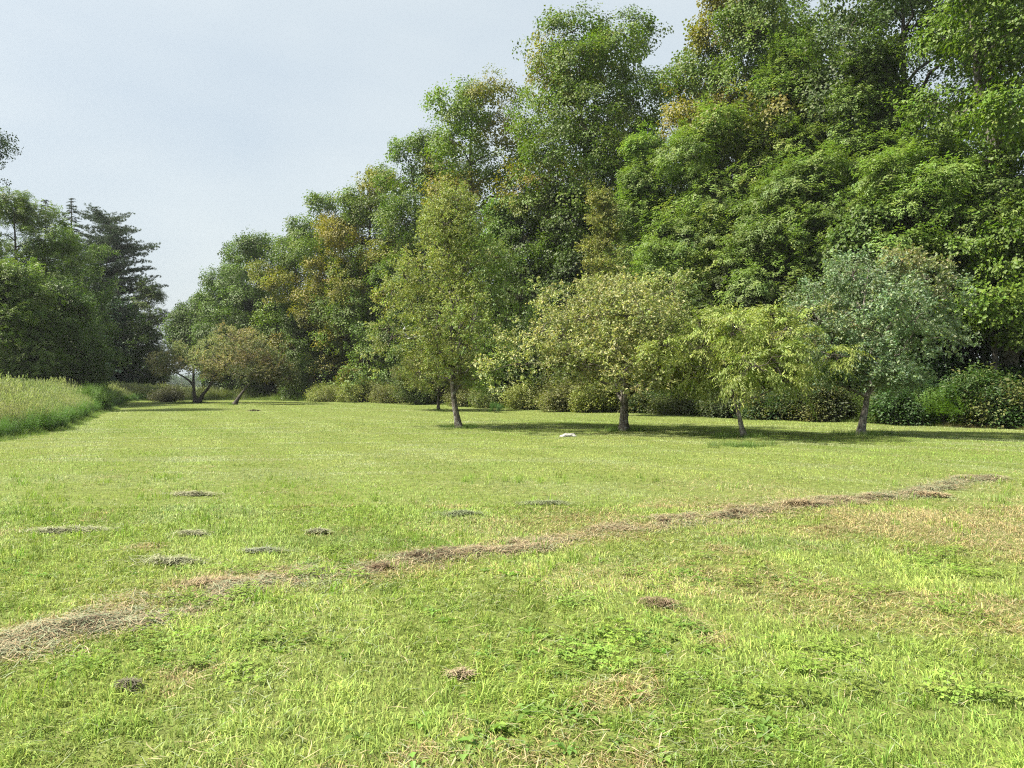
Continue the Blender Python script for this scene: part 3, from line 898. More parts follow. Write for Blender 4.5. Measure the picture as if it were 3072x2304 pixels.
make_tree('cherry_tree', 'small bright yellow-green tree with arching leaves on a thin leaning trunk', 'tree', x, y, 3.95, 5.0, 'arch', 'dome', 0.42, 36, 17, lf=(0.17, 0.32), jit=(0.4, 1.25), shoots=0.2, col=(0.26, 0.31, 0.085), col2=(0.19, 0.24, 0.07), mix=0.3, bark=BARK_PALE, seed=82, upbias=0.5, scl=(0.9, 1.35), squash=0.65, group=OG, off=(-0.25, 0), twigs=7, split_limbs=False,
          stems=[([(0, 0, 0), (-0.1, 0, 0.45), (-0.2, 0, 0.9), (-0.36, 0, 1.35), (-0.7, 0, 1.8), (-1.2, 0.1, 2.3)], 0.085), ([(-0.3, 0, 1.2), (-0.1, 0.1, 1.7), (0.5, 0.2, 2.3), (1.1, 0.2, 2.8)], 0.06),
                 ([(-0.34, 0, 1.3), (-0.4, 0.5, 2.0), (-0.4, 0.9, 2.9)], 0.05), ([(-0.34, 0, 1.3), (-0.3, -0.5, 2.0), (-0.1, -1.1, 2.7)], 0.05)])
x, y = base(2582, 1305)
make_tree('apple_tree', 'grey-green apple tree with scarred forked trunk, farthest right of the near trees', 'tree', x, y, 5.7, 4.9, 'apple', 'round', 0.29, 38, 22, lf=(0.19, 0.34), jit=(0.5, 1.18), shoots=0.28, col=(0.2, 0.275, 0.17), col2=(0.2, 0.185, 0.085), mix=0.1, bark=BARK_PALE, seed=83, upbias=0.5, scl=(0.9, 1.35), squash=0.85, group=OG, off=(0.55, 0), twigs=7, split_limbs=False,
          stems=[([(0, 0, 0), (0.06, 0, 0.45), (0.16, 0, 0.95), (0.22, 0, 1.45), (0.15, 0, 2.0), (0.1, 0.05, 3.0), (0.15, 0.1, 4.2), (0.3, 0.1, 5.2)], 0.125),
                 ([(0.2, 0, 1.3), (0.65, -0.05, 1.85), (0.95, -0.1, 2.4), (1.6, -0.1, 3.2)], 0.085), ([(0.2, 0, 1.5), (-0.15, 0.1, 2.1), (-0.6, 0.1, 2.7), (-1.3, 0.1, 3.2)], 0.06),
                 ([(0.12, 0, 2.3), (0.4, -0.7, 3.1), (0.6, -1.2, 3.9)], 0.05)])
x, y = base(1315, 1229)
make_tree('plum_tree', 'small thin-stemmed tree behind the pear trunk, low brownish crown', 'tree', x, y, 4.1, 5.0, 'apple', 'dome', 0.36, 30, 20, lf=(0.2, 0.32), col=(0.16, 0.17, 0.065), col2=(0.12, 0.17, 0.055), mix=0.3, bark=BARK_DARK, seed=84, upbias=0.5, scl=(0.9, 1.35), group=OG, tr=0.1)
d = 38.0
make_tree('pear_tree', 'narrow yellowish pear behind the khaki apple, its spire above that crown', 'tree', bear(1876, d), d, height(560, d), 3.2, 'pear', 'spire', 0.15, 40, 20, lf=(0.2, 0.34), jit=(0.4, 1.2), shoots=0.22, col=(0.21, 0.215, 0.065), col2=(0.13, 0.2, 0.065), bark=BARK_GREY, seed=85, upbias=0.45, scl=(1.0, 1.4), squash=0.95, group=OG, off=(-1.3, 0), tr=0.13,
          side=lambda p: np.clip(0.45 + 0.4 * (p[:, 0] + 0.4), 0, 0.95))  # tint again carries a lit left side and a shaded right side
x, y = base(592, 1207)
k = y / F
make_tree('apple_tree', 'double-trunked apple tree with rust-brown leaves at the far end of the lawn', 'tree', x, y, 6.3, 7.6, 'apple', 'dome', 0.3, 34, 30,
          (0.27, 0.245, 0.14), (0.21, 0.245, 0.13), mix=0.35, bark=BARK_DARK, seed=86, upbias=0.5, group=OG, off=(3.9, 0), scl=(1.0, 1.5),
          stems=[([(-0.15, 0, 0), (-0.25, 0, 0.7), (-0.3, 0, 1.5), (-0.75, 0, 2.0), (-1.6, 0, 2.5), (-2.9, 0, 3.0)], 0.17), ([(0.15, 0, 0), (0.4, 0, 0.7), (0.95, 0, 1.3), (1.3, 0, 2.0), (2.0, 0.1, 3.2), (2.7, 0.2, 4.4)], 0.17)],
          lobes=[(np.array([a, b, c]), r, r * 0.75) for a, b, c, r in
                 [(-3.0, 0, 2.9, .75), (-2.6, .4, 3.6, .8), (-2.0, -.3, 3.0, .7), (-1.6, .2, 4.0, .9), (-2.3, .2, 4.4, .7), (-1.0, -.3, 3.2, .8), (-.6, .5, 3.9, .9), (-3.4, .2, 3.7, .6),
                  (.3, -.4, 3.1, 1.0), (.9, .4, 3.9, 1.1), (1.6, -.4, 4.6, 1.2), (2.4, .3, 5.3, 1.1), (3.3, -.3, 5.4, 1.15), (4.2, .3, 5.2, 1.1), (5.0, -.2, 4.7, 1.0), (2.9, .6, 4.3, 1.1),
                  (3.9, -.5, 4.3, 1.1), (1.9, -.8, 3.4, 1.0), (3.0, -1.0, 3.3, 1.0), (4.5, -.7, 3.5, 1.0), (5.4, .2, 3.8, .9), (.9, 1.0, 2.7, .8), (2.2, 1.2, 3.8, 1.0), (3.4, 1.3, 4.6, 1.0), (1.5, -.3, 2.5, .7)]])
x, y = base(703, 1212)
make_tree('apple_tree', 'leaning apple tree, its short dark trunk tilted right beside the double-trunked one', 'tree', x, y, 4.4, 5.6, 'apple', 'dome', 0.35, 22, 40,
          (0.085, 0.105, 0.045), (0.13, 0.105, 0.05), mix=0.35, bark=BARK_DARK, seed=87, upbias=0.5, group=OG, scl=(1.0, 1.5),
          stems=[([(0, 0, 0), (0.25, 0, 0.45), (0.55, 0.1, 0.95), (1.0, 0.3, 1.6), (1.6, 0.5, 2.4), (2.0, 0.5, 3.4)], 0.16)],
          lobes=[(np.array([a, b, c]), r, r * 0.75) for a, b, c, r in
                 [(.6, .5, 2.6, .8), (1.2, .2, 3.3, .9), (2.0, .6, 3.8, .9), (2.9, .2, 3.3, .9), (3.7, .5, 2.8, .8), (4.1, .2, 2.1, .7), (2.6, -.4, 2.3, .8), (1.6, -.4, 2.4, .8), (3.3, 1.2, 2.2, .8), (2.2, 1.4, 3.0, .9)]])


# ------------------------------------------------------------------ shrubs along the edge of the wood
def make_shrub(name, label, cat, px, py, h, w, leaf, col, seed, K=9, per=26, scl=(0.7, 1.15), col2=None, mix=0.0, group='shrubs along the foot of the wood', d=None):
    if d is None: x, d = base(px, py)
    else: x = bear(px, d)
    rng = np.random.default_rng(seed)
    root = bpy.data.objects.new(name, None); C.link(root); root.location = (x, d, float(gz(x, d)) - 0.03)
    tag(root, label, cat, group)
    lobes = []
    for i in range(K):
        a = i * 2.4 + rng.normal() * 0.3; q = math.sqrt(rng.random()) * w * 0.5 * 0.72
        r = w * rng.uniform(0.16, 0.26)
        top = h * (1 - 0.5 * (q / (w * 0.5)) ** 2) * rng.uniform(0.7, 1.0)
        r *= rng.uniform(0.7, 1.15)
        lobes.append((np.array([math.cos(a) * q, math.sin(a) * q * 0.8, max(top - r * 0.7, r * 0.55)]), r, r * rng.uniform(0.6, 1.2)))
        if top > 0.9: lobes.append((np.array([math.cos(a) * q * 1.1, math.sin(a) * q * 0.9, top * 0.38]), r, r * 0.8))
    st = Tubes(); PT, DI, TI = [], [], []
    for c, r, rz in lobes:
        st.add(curve_pts((c[0] * 0.06, c[1] * 0.06, -0.03), c, rng, 5, up=0.1, wander=0.2), np.linspace(0.02, 0.006, 5), 5)
        p, D = shell_points(rng, c, r, rz, per, 0.55, 0.6)
        p[:, 2] = np.maximum(p[:, 2], 0.08)
        f = np.clip((rng.random() < mix) * 0.8 + rng.normal(size=len(p)) * 0.1, 0, 1)[:, None] if mix else 0.0
        cc = np.array(col) * (1 - f) + np.array(col2 if col2 is not None else col) * f
        PT.append(p); DI.append(D); TI.append(np.ones((len(p), 1)) * cc * rng.uniform(0.85, 1.15) * rng.uniform(0.85, 1.15, (len(p), 1)))
    PT, DI, TI = map(np.concatenate, (PT, DI, TI))
    rot = np.stack([rng.normal(size=len(PT)) * 0.3, -0.25 + rng.normal(size=len(PT)) * 0.35, np.arctan2(DI[:, 1], DI[:, 0]) + rng.normal(size=len(PT)) * 0.5], -1)
    link("stem", mesh_np("stem", *st.arrays(), mats=[TWIG], smooth=True), root)
    o = foliage_object("foliage", leaf, PT, rot, rng.uniform(scl[0], scl[1], len(PT)), TI, root, seed=seed)
    o['kind'] = 'stuff'
    return root


YG = (0.2, 0.23, 0.06); KH = (0.165, 0.175, 0.065); DG = (0.06, 0.115, 0.03); BG = (0.1, 0.175, 0.032)
S = [  # px, base py, height m, width m, leaf, colour, label
    (985, 1203, 2.0, 4.2, 'bramble', YG, 'bright yellow-green bramble where the lawn bends, first of the bush row'),
    (1085, 1205, 1.8, 4.0, 'bramble', YG, 'yellow-green bramble second along the bush row from the bend'),
    (1180, 1208, 1.7, 3.6, 'bramble', KH, 'olive bramble left of the small thin-stemmed tree'),
    (1250, 1212, 2.2, 3.0, 'bramble', (0.09, 0.13, 0.04), 'dull green bush against the small thin-stemmed tree'),
    (1400, 1217, 1.5, 3.0, 'bramble', KH, 'low khaki bramble just behind the pear trunk'),
    (1480, 1221, 1.7, 2.8, 'bramble', (0.115, 0.15, 0.045), 'rounded bramble right of the pear trunk'),
    (1590, 1225, 1.5, 2.6, 'bramble', YG, 'yellow-green bramble between the pear and the khaki apple'),
    (1700, 1233, 1.7, 3.0, 'bramble', KH, 'pale khaki bramble left of the khaki apple trunk'),
    (1790, 1236, 1.6, 2.2, 'bramble', YG, 'leafy yellowish bramble touching the khaki apple trunk'),
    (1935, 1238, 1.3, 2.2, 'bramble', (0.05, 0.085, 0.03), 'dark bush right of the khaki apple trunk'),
    (2050, 1243, 1.2, 2.6, 'bramble', (0.085, 0.11, 0.035), 'olive scrub left of the thin leaning trunk'),
    (2180, 1249, 1.3, 2.4, 'bramble', (0.06, 0.085, 0.03), 'brown-green scrub behind the thin leaning trunk'),
    (2320, 1256, 1.5, 2.4, 'bramble', (0.05, 0.095, 0.035), 'bluish-leaved scrub between the leaning trunk and the forked trunk'),
    (2450, 1260, 1.3, 2.2, 'bramble', (0.06, 0.08, 0.03), 'dim scrub just left of the forked trunk'),
    (2700, 1270, 1.5, 2.2, 'bramble', (0.05, 0.1, 0.03), 'dark leafy bush right of the forked trunk'),
    (2840, 1276, 2.2, 2.4, 'stalk', BG, 'bright green goldenrod clump standing up right of the forked trunk'),
    (2920, 1276, 1.9, 2.4, 'bramble', DG, 'dense dark bush beside the goldenrod clump'),
    (3030, 1278, 1.7, 2.2, 'bramble', (0.055, 0.105, 0.03), 'low leafy bush at the right edge of the picture'),
]
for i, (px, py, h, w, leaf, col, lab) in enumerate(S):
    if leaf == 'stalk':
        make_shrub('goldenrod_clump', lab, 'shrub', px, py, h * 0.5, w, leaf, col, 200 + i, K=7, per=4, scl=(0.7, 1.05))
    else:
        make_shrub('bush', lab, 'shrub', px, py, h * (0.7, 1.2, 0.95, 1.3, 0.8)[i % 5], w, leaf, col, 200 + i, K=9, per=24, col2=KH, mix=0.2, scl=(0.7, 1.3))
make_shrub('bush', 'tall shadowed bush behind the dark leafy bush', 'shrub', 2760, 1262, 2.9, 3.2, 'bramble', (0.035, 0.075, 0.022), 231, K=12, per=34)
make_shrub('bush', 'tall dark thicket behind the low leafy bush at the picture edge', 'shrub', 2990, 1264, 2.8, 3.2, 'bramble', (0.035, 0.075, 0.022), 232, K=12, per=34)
make_shrub('goldenrod_clump', 'leafy goldenrod clump rising from the meadow grass on the left', 'shrub', 285, 1232, 1.05, 2.6, 'stalk', (0.10, 0.17, 0.04), 240, K=8, per=8, group='shrubs by the meadow')
make_shrub('weed_clump', 'small blue-green weed clump alone on the lawn right of the pear', 'plant', 1490, 1236, 0.45, 1.0, 'stalk', (0.08, 0.16, 0.055), 241, K=5, per=5, scl=(0.3, 0.45), group='shrubs by the meadow')
make_shrub('bush', 'low brown-green bush at the far end of the meadow near the double trunk', 'shrub', 500, 1204, 1.5, 2.6, 'bramble', (0.085, 0.09, 0.045), 242, K=7, per=24, group='shrubs by the meadow')


# ------------------------------------------------------------------ the wood's deep interior, seen only as a mass
def build_woods(name, label, pts, zmax, leaf, col, seed, scale):
    rng = np.random.default_rng(seed)
    x, y = pts
    z = rng.random(len(x)) ** 0.8 * zmax
    P = np.stack([x, y, gz(x, y) + z + 0.2], -1)
    rot = np.stack([rng.normal(size=len(x)) * 0.4, rng.normal(size=len(x)) * 0.4, rng.random(len(x)) * 6.283], -1)
    tint = np.array(col) * rng.uniform(0.8, 1.2, (len(x), 1))
    tb = Tubes()
    for k in range(60):
        i = rng.integers(len(x)); h = zmax * rng.uniform(0.9, 1.3)
        tb.add(curve_pts((x[i], y[i], -0.1), (x[i] + rng.normal() * 0.5, y[i], h), rng, 5), np.linspace(0.22, 0.08, 5), 7)
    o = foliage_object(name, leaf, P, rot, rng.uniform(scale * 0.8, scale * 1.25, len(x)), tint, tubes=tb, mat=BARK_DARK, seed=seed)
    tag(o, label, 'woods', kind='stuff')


rng = np.random.default_rng(900)
n = 7500
t = rng.random(n)
ex = 30 + (-36 - 30) * t
ey = right_edge_y(ex)
off = rng.uniform(9, 24, n)
build_woods('woods', 'dark depth of the wood behind the front trees', (ex + 0.77 * off, ey + 0.63 * off), 11.0, 'maple', (0.035, 0.06, 0.016), 901, 2.0)  # leaf colour set very dark so the interior shade looks deeper
n = 2600
yy = rng.uniform(84, 112, n); xx = -0.475 * yy - 1.5 - rng.random(n) * 30
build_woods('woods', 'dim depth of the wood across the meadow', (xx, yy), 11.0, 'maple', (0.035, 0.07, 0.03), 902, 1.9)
n = 3000
xx = rng.uniform(-260, 60, n); yy = 420 + 26 * rng.random(n) + 0.1 * xx
build_woods('woods', 'pale far-off line of trees seen through the gap', (xx, yy), 6.0, 'maple', (0.06, 0.1, 0.05), 903, 3.2)


# ------------------------------------------------------------------ lawn
WINDROW = np.array([(-60, 1950), (60, 1920), (200, 1890), (330, 1862), (430, 1815), (520, 1785), (640, 1760), (760, 1738), (900, 1728), (1050, 1710), (1200, 1698), (1330, 1672), (1480, 1655),
                    (1650, 1622), (1820, 1598), (2000, 1572), (2180, 1548), (2330, 1528), (2500, 1508), (2680, 1488), (2850, 1462), (2960, 1430)], float)
WD = 1.6 * F / (WINDROW[:, 1] - 1150); WX = bear(WINDROW[:, 0], WD)


def windrow_dist(x, y):
    """signed-free distance to the line of cut hay."""
    best = np.full(np.shape(x), 1e9)
    for i in range(len(WX) - 1):
        ax, ay, bx_, by_ = WX[i], WD[i], WX[i + 1], WD[i + 1]
        dx, dy = bx_ - ax, by_ - ay
        t = np.clip(((x - ax) * dx + (y - ay) * dy) / (dx * dx + dy * dy), 0, 1)
        best = np.minimum(best, np.hypot(x - ax - t * dx, y - ay - t * dy))
    return best


def straw_amount(x, y):
    """how dry the sward is, 0..1: along the hay line, in blotches towards the right, a few streaks elsewhere."""
    w = windrow_dist(x, y)
    s = np.exp(-(w / 0.36) ** 2) * np.clip(fbm(x, y, 0.7) * 3.2 - 0.9, 0, 0.9)
    right = np.clip((x + 0.3 * y - 1.0) / 4, 0, 1) * np.clip(1.35 - np.abs(y - 8.2) / 4.2, 0, 1)
    s = np.maximum(s, right * np.clip((fbm(x * 0.7 + 0.3 * y, y * 1.3, 1.3) - 0.42) * 5.5, 0, 0.85))
    s = np.maximum(s, np.clip((fbm(x + 200, y, 0.8) - 0.66) * 5, 0, 0.65) * np.clip(1.3 - y / 22, 0.1, 1))
    return s


def lawn_points(n, d0, d1, rng, half=0.70, margin=0.9):
    d = np.sqrt(rng.random(n) * (d1 * d1 - d0 * d0) + d0 * d0)
    x = rng.uniform(-1, 1, n) * (d * half + margin)
    keep = (meadow_depth(x, d) < 0.25) & (forest_depth(x, d) < 0.8)
    return x[keep], d[keep]


def lawn_tint(x, y, rng, s=None):
    n = len(x)
    g1 = np.array([0.225, 0.33, 0.06]); g2 = np.array([0.3, 0.365, 0.095]); g3 = np.array([0.17, 0.26, 0.052]); g4 = np.array([0.34, 0.385, 0.21])
    straw = np.array([0.36, 0.29, 0.145])
    a = np.clip(fbm(x, y, 5.0) * 2.2 - 0.6, 0, 1)[:, None]
    c = g1 * (1 - a) + g2 * a
    b = np.clip((fbm(x + 77, y + 5, 1.4) - 0.52) * 4, 0, 0.75)[:, None]
    c = c * (1 - b) + g3 * b
    # pale streaks of dry clippings that follow the mowing rounds
    ang = np.arctan2(x + 4, y + 3); rr = np.hypot(x + 4, y * 1.1 + 3)
    st = np.clip((fbm(ang * 5, rr * 1.0, 0.55) - 0.52) * 5, 0, 0.8)[:, None] * np.clip((y[:, None] - 6) / 8, 0, 1)
    c = c * (1 - st) + g4 * st
    if s is None: s = straw_amount(x, y)
    s = np.clip(s + (rng.random(n) < 0.05) * 0.35, 0, 1)[:, None]
    c = c * (1 - s) + straw * s
    return c * 1.06 * rng.uniform(0.84, 1.16, (n, 1))


def soft_blades(name, x, y, h, w, lean, col, label, mat, cat='grass', segs=1, z=-0.006, yaw=None, rng=None):
    """one mesh of single grass blades, each with its own colour."""
    n = len(x)
    yaw = rng.random(n) * 2 * math.pi if yaw is None else yaw
    dx, dy = np.cos(yaw), np.sin(yaw)
    fy = yaw + math.pi / 2 + rng.normal(size=n) * 0.5
    sx, sy = np.cos(fy) * w * 0.5, np.sin(fy) * w * 0.5
    b = np.stack([x, y, gz(x, y) + z], -1)
    o = np.stack([sx, sy, np.zeros(n)], -1)
    tip = b + np.stack([dx * lean * h, dy * lean * h, h * np.clip(1 - 0.42 * lean, 0.1, 1)], -1)
    if segs == 1:
        V = np.stack([b - o, b + o, tip], 1).reshape(-1, 3)
        k = np.arange(n) * 3
        me = mesh_np(name, V, None, np.stack([k, k + 1, k + 2], -1), mats=[mat]); m = 3
    else:
        c = b + np.stack([dx * lean * h * 0.34, dy * lean * h * 0.34, h * 0.56 * np.clip(1 - 0.12 * lean, 0.4, 1)], -1)
        V = np.stack([b - o, b + o, c - o * 0.8, c + o * 0.8, tip], 1).reshape(-1, 3)
        k = np.arange(n) * 5; m = 5
        me = mesh_np(name, V, np.stack([k, k + 1, k + 3, k + 2], -1), np.stack([k + 2, k + 3, k + 4], -1), mats=[mat])
    vattr(me, 'lc', np.repeat(np.concatenate([col, np.ones((n, 1))], 1), m, 0), 'FLOAT_COLOR')
    tag(link(name, me), label, cat, kind='stuff')


def own_colour_material(name, transl=0.2, yellow=False):
    m, nt, out = new_mat(name)
    at = nt.nodes.new("ShaderNodeAttribute"); at.attribute_name = 'lc'
    p = nt.nodes.new("ShaderNodeBsdfPrincipled"); p.inputs['Roughness'].default_value = 0.55; p.inputs['Specular IOR Level'].default_value = 0.25
    nt.links.new(at.outputs['Color'], p.inputs['Base Color'])
    tr = nt.nodes.new("ShaderNodeBsdfTranslucent"); nt.links.new(at.outputs['Color'], tr.inputs['Color'])
    mx = nt.nodes.new("ShaderNodeMixShader"); mx.inputs[0].default_value = transl
    nt.links.new(p.outputs[0], mx.inputs[1]); nt.links.new(tr.outputs[0], mx.inputs[2]); nt.links.new(mx.outputs[0], out.inputs[0])
    return m


HAYCLUMP = own_colour_material("cut_stalks", 0.2)
LAWNBLADE = own_colour_material("lawn_blade", 0.36)


def lawn_field(name, n, d0, d1, seed, label, segs, hmul=1.0):
    rng = np.random.default_rng(seed)
    # blades thin out with distance as fewer can be told apart
    u = rng.random(n); d = (d0 ** 0.75 + u * (d1 ** 0.75 - d0 ** 0.75)) ** (1 / 0.75)
    x = rng.uniform(-1, 1, n) * (d * 0.70 + 0.8)
    k = (meadow_depth(x, d) < 0.3) & (forest_depth(x, d) < 0.8)
    x, d = x[k], d[k]; n = len(x)
    # the sward grows in tussocks: pull some blades towards clump centres
    cell = 0.16 + 0.02 * d
    ix, iy = np.floor(x / cell), np.floor(d / cell)
    hx = np.abs(np.sin(ix * 127.1 + iy * 311.7) * 43758.5) % 1; hy = np.abs(np.sin(ix * 269.5 + iy * 183.3) * 43758.5) % 1
    hh = np.abs(np.sin(ix * 71.3 + iy * 97.1) * 43758.5) % 1
    pull = (rng.random(n) < 0.35) * rng.uniform(0.25, 0.75, n) * np.clip(2.2 - d / 5, 0, 1)
    hh = 0.5 + (hh - 0.5) * np.clip(2.2 - d / 5, 0, 1)
    x = x + ((ix + 0.2 + 0.6 * hx) * cell - x) * pull; d = d + ((iy + 0.2 + 0.6 * hy) * cell - d) * pull
    wav = fbm(x, d, 0.5)
    h = (0.022 + 0.052 * rng.random(n) ** 1.4) * (0.6 + 0.85 * wav) * (0.8 + 0.5 * hh * (pull > 0)) * (1 + 0.006 * d) * hmul
    s = straw_amount(x, d)
    dry = rng.random(n) < s
    col = lawn_tint(x, d, rng, np.where(dry, 0.92, s * 0.3))
    col = col * (0.82 + 0.36 * hh)[:, None] * rng.uniform(0.55, 1.4, (n, 1)) * (1 + rng.normal(size=(n, 3)) * np.array([0.07, 0.03, 0.06]))
    lean = rng.uniform(0.1, 1.5, n) * np.where(dry, 1.4, 1.0)
    w = 0.0038 * (1 + d / 7.5) * rng.uniform(0.6, 1.35, n)
    # the mower lays the blades over, one way on each pass and the other way on the next
    pc = x * 0.9 + d * 0.42 + (fbm(x, d, 7.0) - 0.5) * 1.6
    way = np.where(np.sin(pc * 2 * math.pi / 2.6) > 0, 1.0, -1.0)
    ya = math.atan2(0.9, -0.42) + np.where(way > 0, 0, math.pi) + rng.normal(size=n) * 0.75
    yaw = np.where(rng.random(n) < 0.65, ya, rng.random(n) * 6.283)
    soft_blades(name, x, d, h, w, lean, np.clip(col, 0.01, 0.6), label, LAWNBLADE, segs=segs, rng=rng, yaw=yaw)


lawn_field('lawn_grass', 340000, 2.4, 10.0, 300, 'mown grass of the near lawn, single blades showing', 2)
lawn_field('lawn_grass', 420000, 9.9, 34.0, 301, 'mown grass of the middle lawn before the orchard trees', 1)
lawn_field('lawn_grass', 260000, 33.6, 84.0, 302, 'mown grass of the far lawn under and beyond the orchard trees', 1)


def near_cover(name, kind, label, n, d0, d1, seed, col, scl, keep, zoff=0.0, cat='weeds'):
    rng = np.random.default_rng(seed)
    x, y = lawn_points(n, d0, d1, rng)
    k = rng.random(len(x)) < keep(x, y)
    x, y = x[k], y[k]
    P = np.stack([x, y, gz(x, y) + zoff], -1)
    rot = np.stack([rng.normal(size=len(x)) * 0.1, rng.normal(size=len(x)) * 0.1, rng.random(len(x)) * 6.283], -1)
    tint = np.array(col) * rng.uniform(0.75, 1.2, (len(x), 1)) * (1 + rng.normal(size=(len(x), 3)) * 0.05)
    tag(foliage_object(name, kind, P, rot, rng.uniform(*scl, len(x)), tint, seed=seed), label, cat, kind='stuff')


near_cover('long_grass', 'long_grass', 'longer bright blades standing out of the near lawn', 2600, 2.4, 13, 310, (0.2, 0.3, 0.05), (0.6, 1.1), lambda x, y: np.clip((fbm(x + 11, y, 1.1) - 0.46) * 5, 0.02, 1) * 0.55, cat='grass')
near_cover('clover_weeds', 'clover', 'clover leaves low in the near lawn', 2600, 2.4, 7.5, 311, (0.2, 0.29, 0.055), (0.6, 0.95), lambda x, y: np.clip((fbm(x - 40, y, 1.3) - 0.48) * 4, 0, 1) * 0.3)
near_cover('broadleaf_weeds', 'rosette', 'broad dandelion and plantain leaves in the near lawn', 4200, 2.4, 8, 312, (0.15, 0.25, 0.05), (0.4, 0.85), lambda x, y: np.clip(np.exp(-(((x + 1.45) / 0.7) ** 2 + ((y - 4.55) / 0.6) ** 2)) + np.exp(-(((x + 0.2) / 0.9) ** 2 + ((y - 3.5) / 0.6) ** 2)) * 0.8 + (fbm(x + 5, y + 91, 0.9) - 0.55) * 2, 0, 1) * 0.6)

# the line of cut hay and the loose clippings: single stalks lying on the sward
def lay_strands(name, label, x, y, z, L, w, col, rng):
    n = len(x)
    yaw = rng.random(n) * 6.283
    d = np.stack([np.cos(yaw), np.sin(yaw), rng.normal(size=n) * 0.12], -1)
    s = np.stack([-d[:, 1], d[:, 0], np.zeros(n)], -1) * (w * 0.5)[:, None]
    c = np.stack([x, y, gz(x, y) + z], -1)
    mid = c + np.stack([-d[:, 1] * L * 0.08 * rng.normal(size=n), d[:, 0] * L * 0.08 * rng.normal(size=n), L * rng.uniform(0, 0.14, n)], -1)
    p0 = c - d * (L / 2)[:, None]; p2 = c + d * (L / 2)[:, None]
    V = np.stack([p0 - s, p0 + s, mid - s, mid + s, p2], 1).reshape(-1, 3)
    k = np.arange(n) * 5
    me = mesh_np(name, V, np.stack([k, k + 1, k + 3, k + 2], -1), np.stack([k + 2, k + 3, k + 4], -1), mats=[HAYCLUMP])
    vattr(me, 'lc', np.repeat(np.concatenate([np.clip(col, 0.01, 0.7), np.ones((n, 1))], 1), 5, 0), 'FLOAT_COLOR')
    tag(link(name, me), label, 'hay', kind='stuff')


rng = np.random.default_rng(320)
n = 150000
segl = np.hypot(np.diff(WX), np.diff(WD))
seg = rng.choice(len(WX) - 1, n, p=segl / segl.sum()); t = rng.random(n)
spread = 0.11 + 0.13 * fbm(seg * 0.7 + t, seg * 0.3, 1.5)
x = WX[seg] * (1 - t) + WX[seg + 1] * t + rng.normal(size=n) * spread
y = WD[seg] * (1 - t) + WD[seg + 1] * t + rng.normal(size=n) * spread * 1.15
wob = (fbm(x * 0.6 + 3, y * 0.6, 0.8) - 0.5) * 0.5
x = x - wob * 0.35; y = y + wob
core = np.exp(-(windrow_dist(x, y) / 0.3) ** 2)
heap = np.clip((fbm(x, y, 0.6) - 0.34) * 4.0, 0.22, 1) * (0.3 + 1.1 * np.clip((fbm(x + 50, y, 0.28) - 0.4) * 4, 0, 1))
k = rng.random(n) < heap * (0.35 + 0.65 * core) * 0.5
x, y, core, heap = x[k], y[k], core[k], heap[k]; n = len(x)
z = 0.012 + 0.045 * core * heap * rng.random(n)
pale = rng.random(n)[:, None] ** 0.8
col = (np.array([0.15, 0.105, 0.062]) * (1 - pale) + np.array([0.46, 0.38, 0.235]) * pale) * rng.uniform(0.75, 1.2, (n, 1))
gr = (rng.random(n) < 0.2 + 0.3 * (fbm(x, y, 1.3) > 0.55))[:, None]
dk = (rng.random(n) < 0.75 * (fbm(x + 90, y, 0.3) > 0.64))[:, None]
col = np.where(dk, np.array([0.11, 0.08, 0.05]) * rng.uniform(0.6, 1.4, (n, 1)), col)
col = np.where(gr, np.array([0.24, 0.27, 0.16]) * rng.uniform(0.6, 1.3, (n, 1)), col)
lay_strands('cut_hay', 'long broken line of dry brown cut hay crossing the lawn diagonally', x, y, z, rng.uniform(0.05, 0.2, n), 0.0036 * (1 + y / 14) * rng.uniform(0.6, 1.3, n), col, rng)
print('hay strands', n)

rng = np.random.default_rng(330)
n = 230000
u = rng.random(n); d = (2.4 ** 0.9 + u * (30 ** 0.9 - 2.4 ** 0.9)) ** (1 / 0.9)
x = rng.uniform(-1, 1, n) * (d * 0.70 + 0.8)
ang = np.arctan2(x + 4, d + 3); rr = np.hypot(x + 4, d * 1.1 + 3)
streak = np.clip((fbm(ang * 10, rr * 1.1, 0.5) - 0.5) * 4, 0, 1)
m = np.clip((fbm(x + 19, d + 7, 0.9) - 0.46) * 3, 0, 1) * 0.4 + streak * 0.3 * np.clip(d / 10, 0.3, 1) + straw_amount(x, d) * 0.6 + 0.03
k = (rng.random(n) < m * 0.5) & (meadow_depth(x, d) < 0.0)
x, d = x[k], d[k]; n = len(x)
sa = straw_amount(x, d)[:, None]
g = rng.random(n)[:, None]
col = np.where(g < 0.35 + 0.6 * sa, np.array([0.37, 0.32, 0.18]), np.array([0.24, 0.28, 0.16])) * rng.uniform(0.6, 1.25, (n, 1))
lay_strands('grass_clippings', 'loose pale clippings and straw lying thinly over the lawn', x, d, 0.018 + 0.02 * rng.random(n), rng.uniform(0.04, 0.15, n), 0.003 * (1 + d / 12) * rng.uniform(0.6, 1.3, n), col, rng)
print('clippings', n)


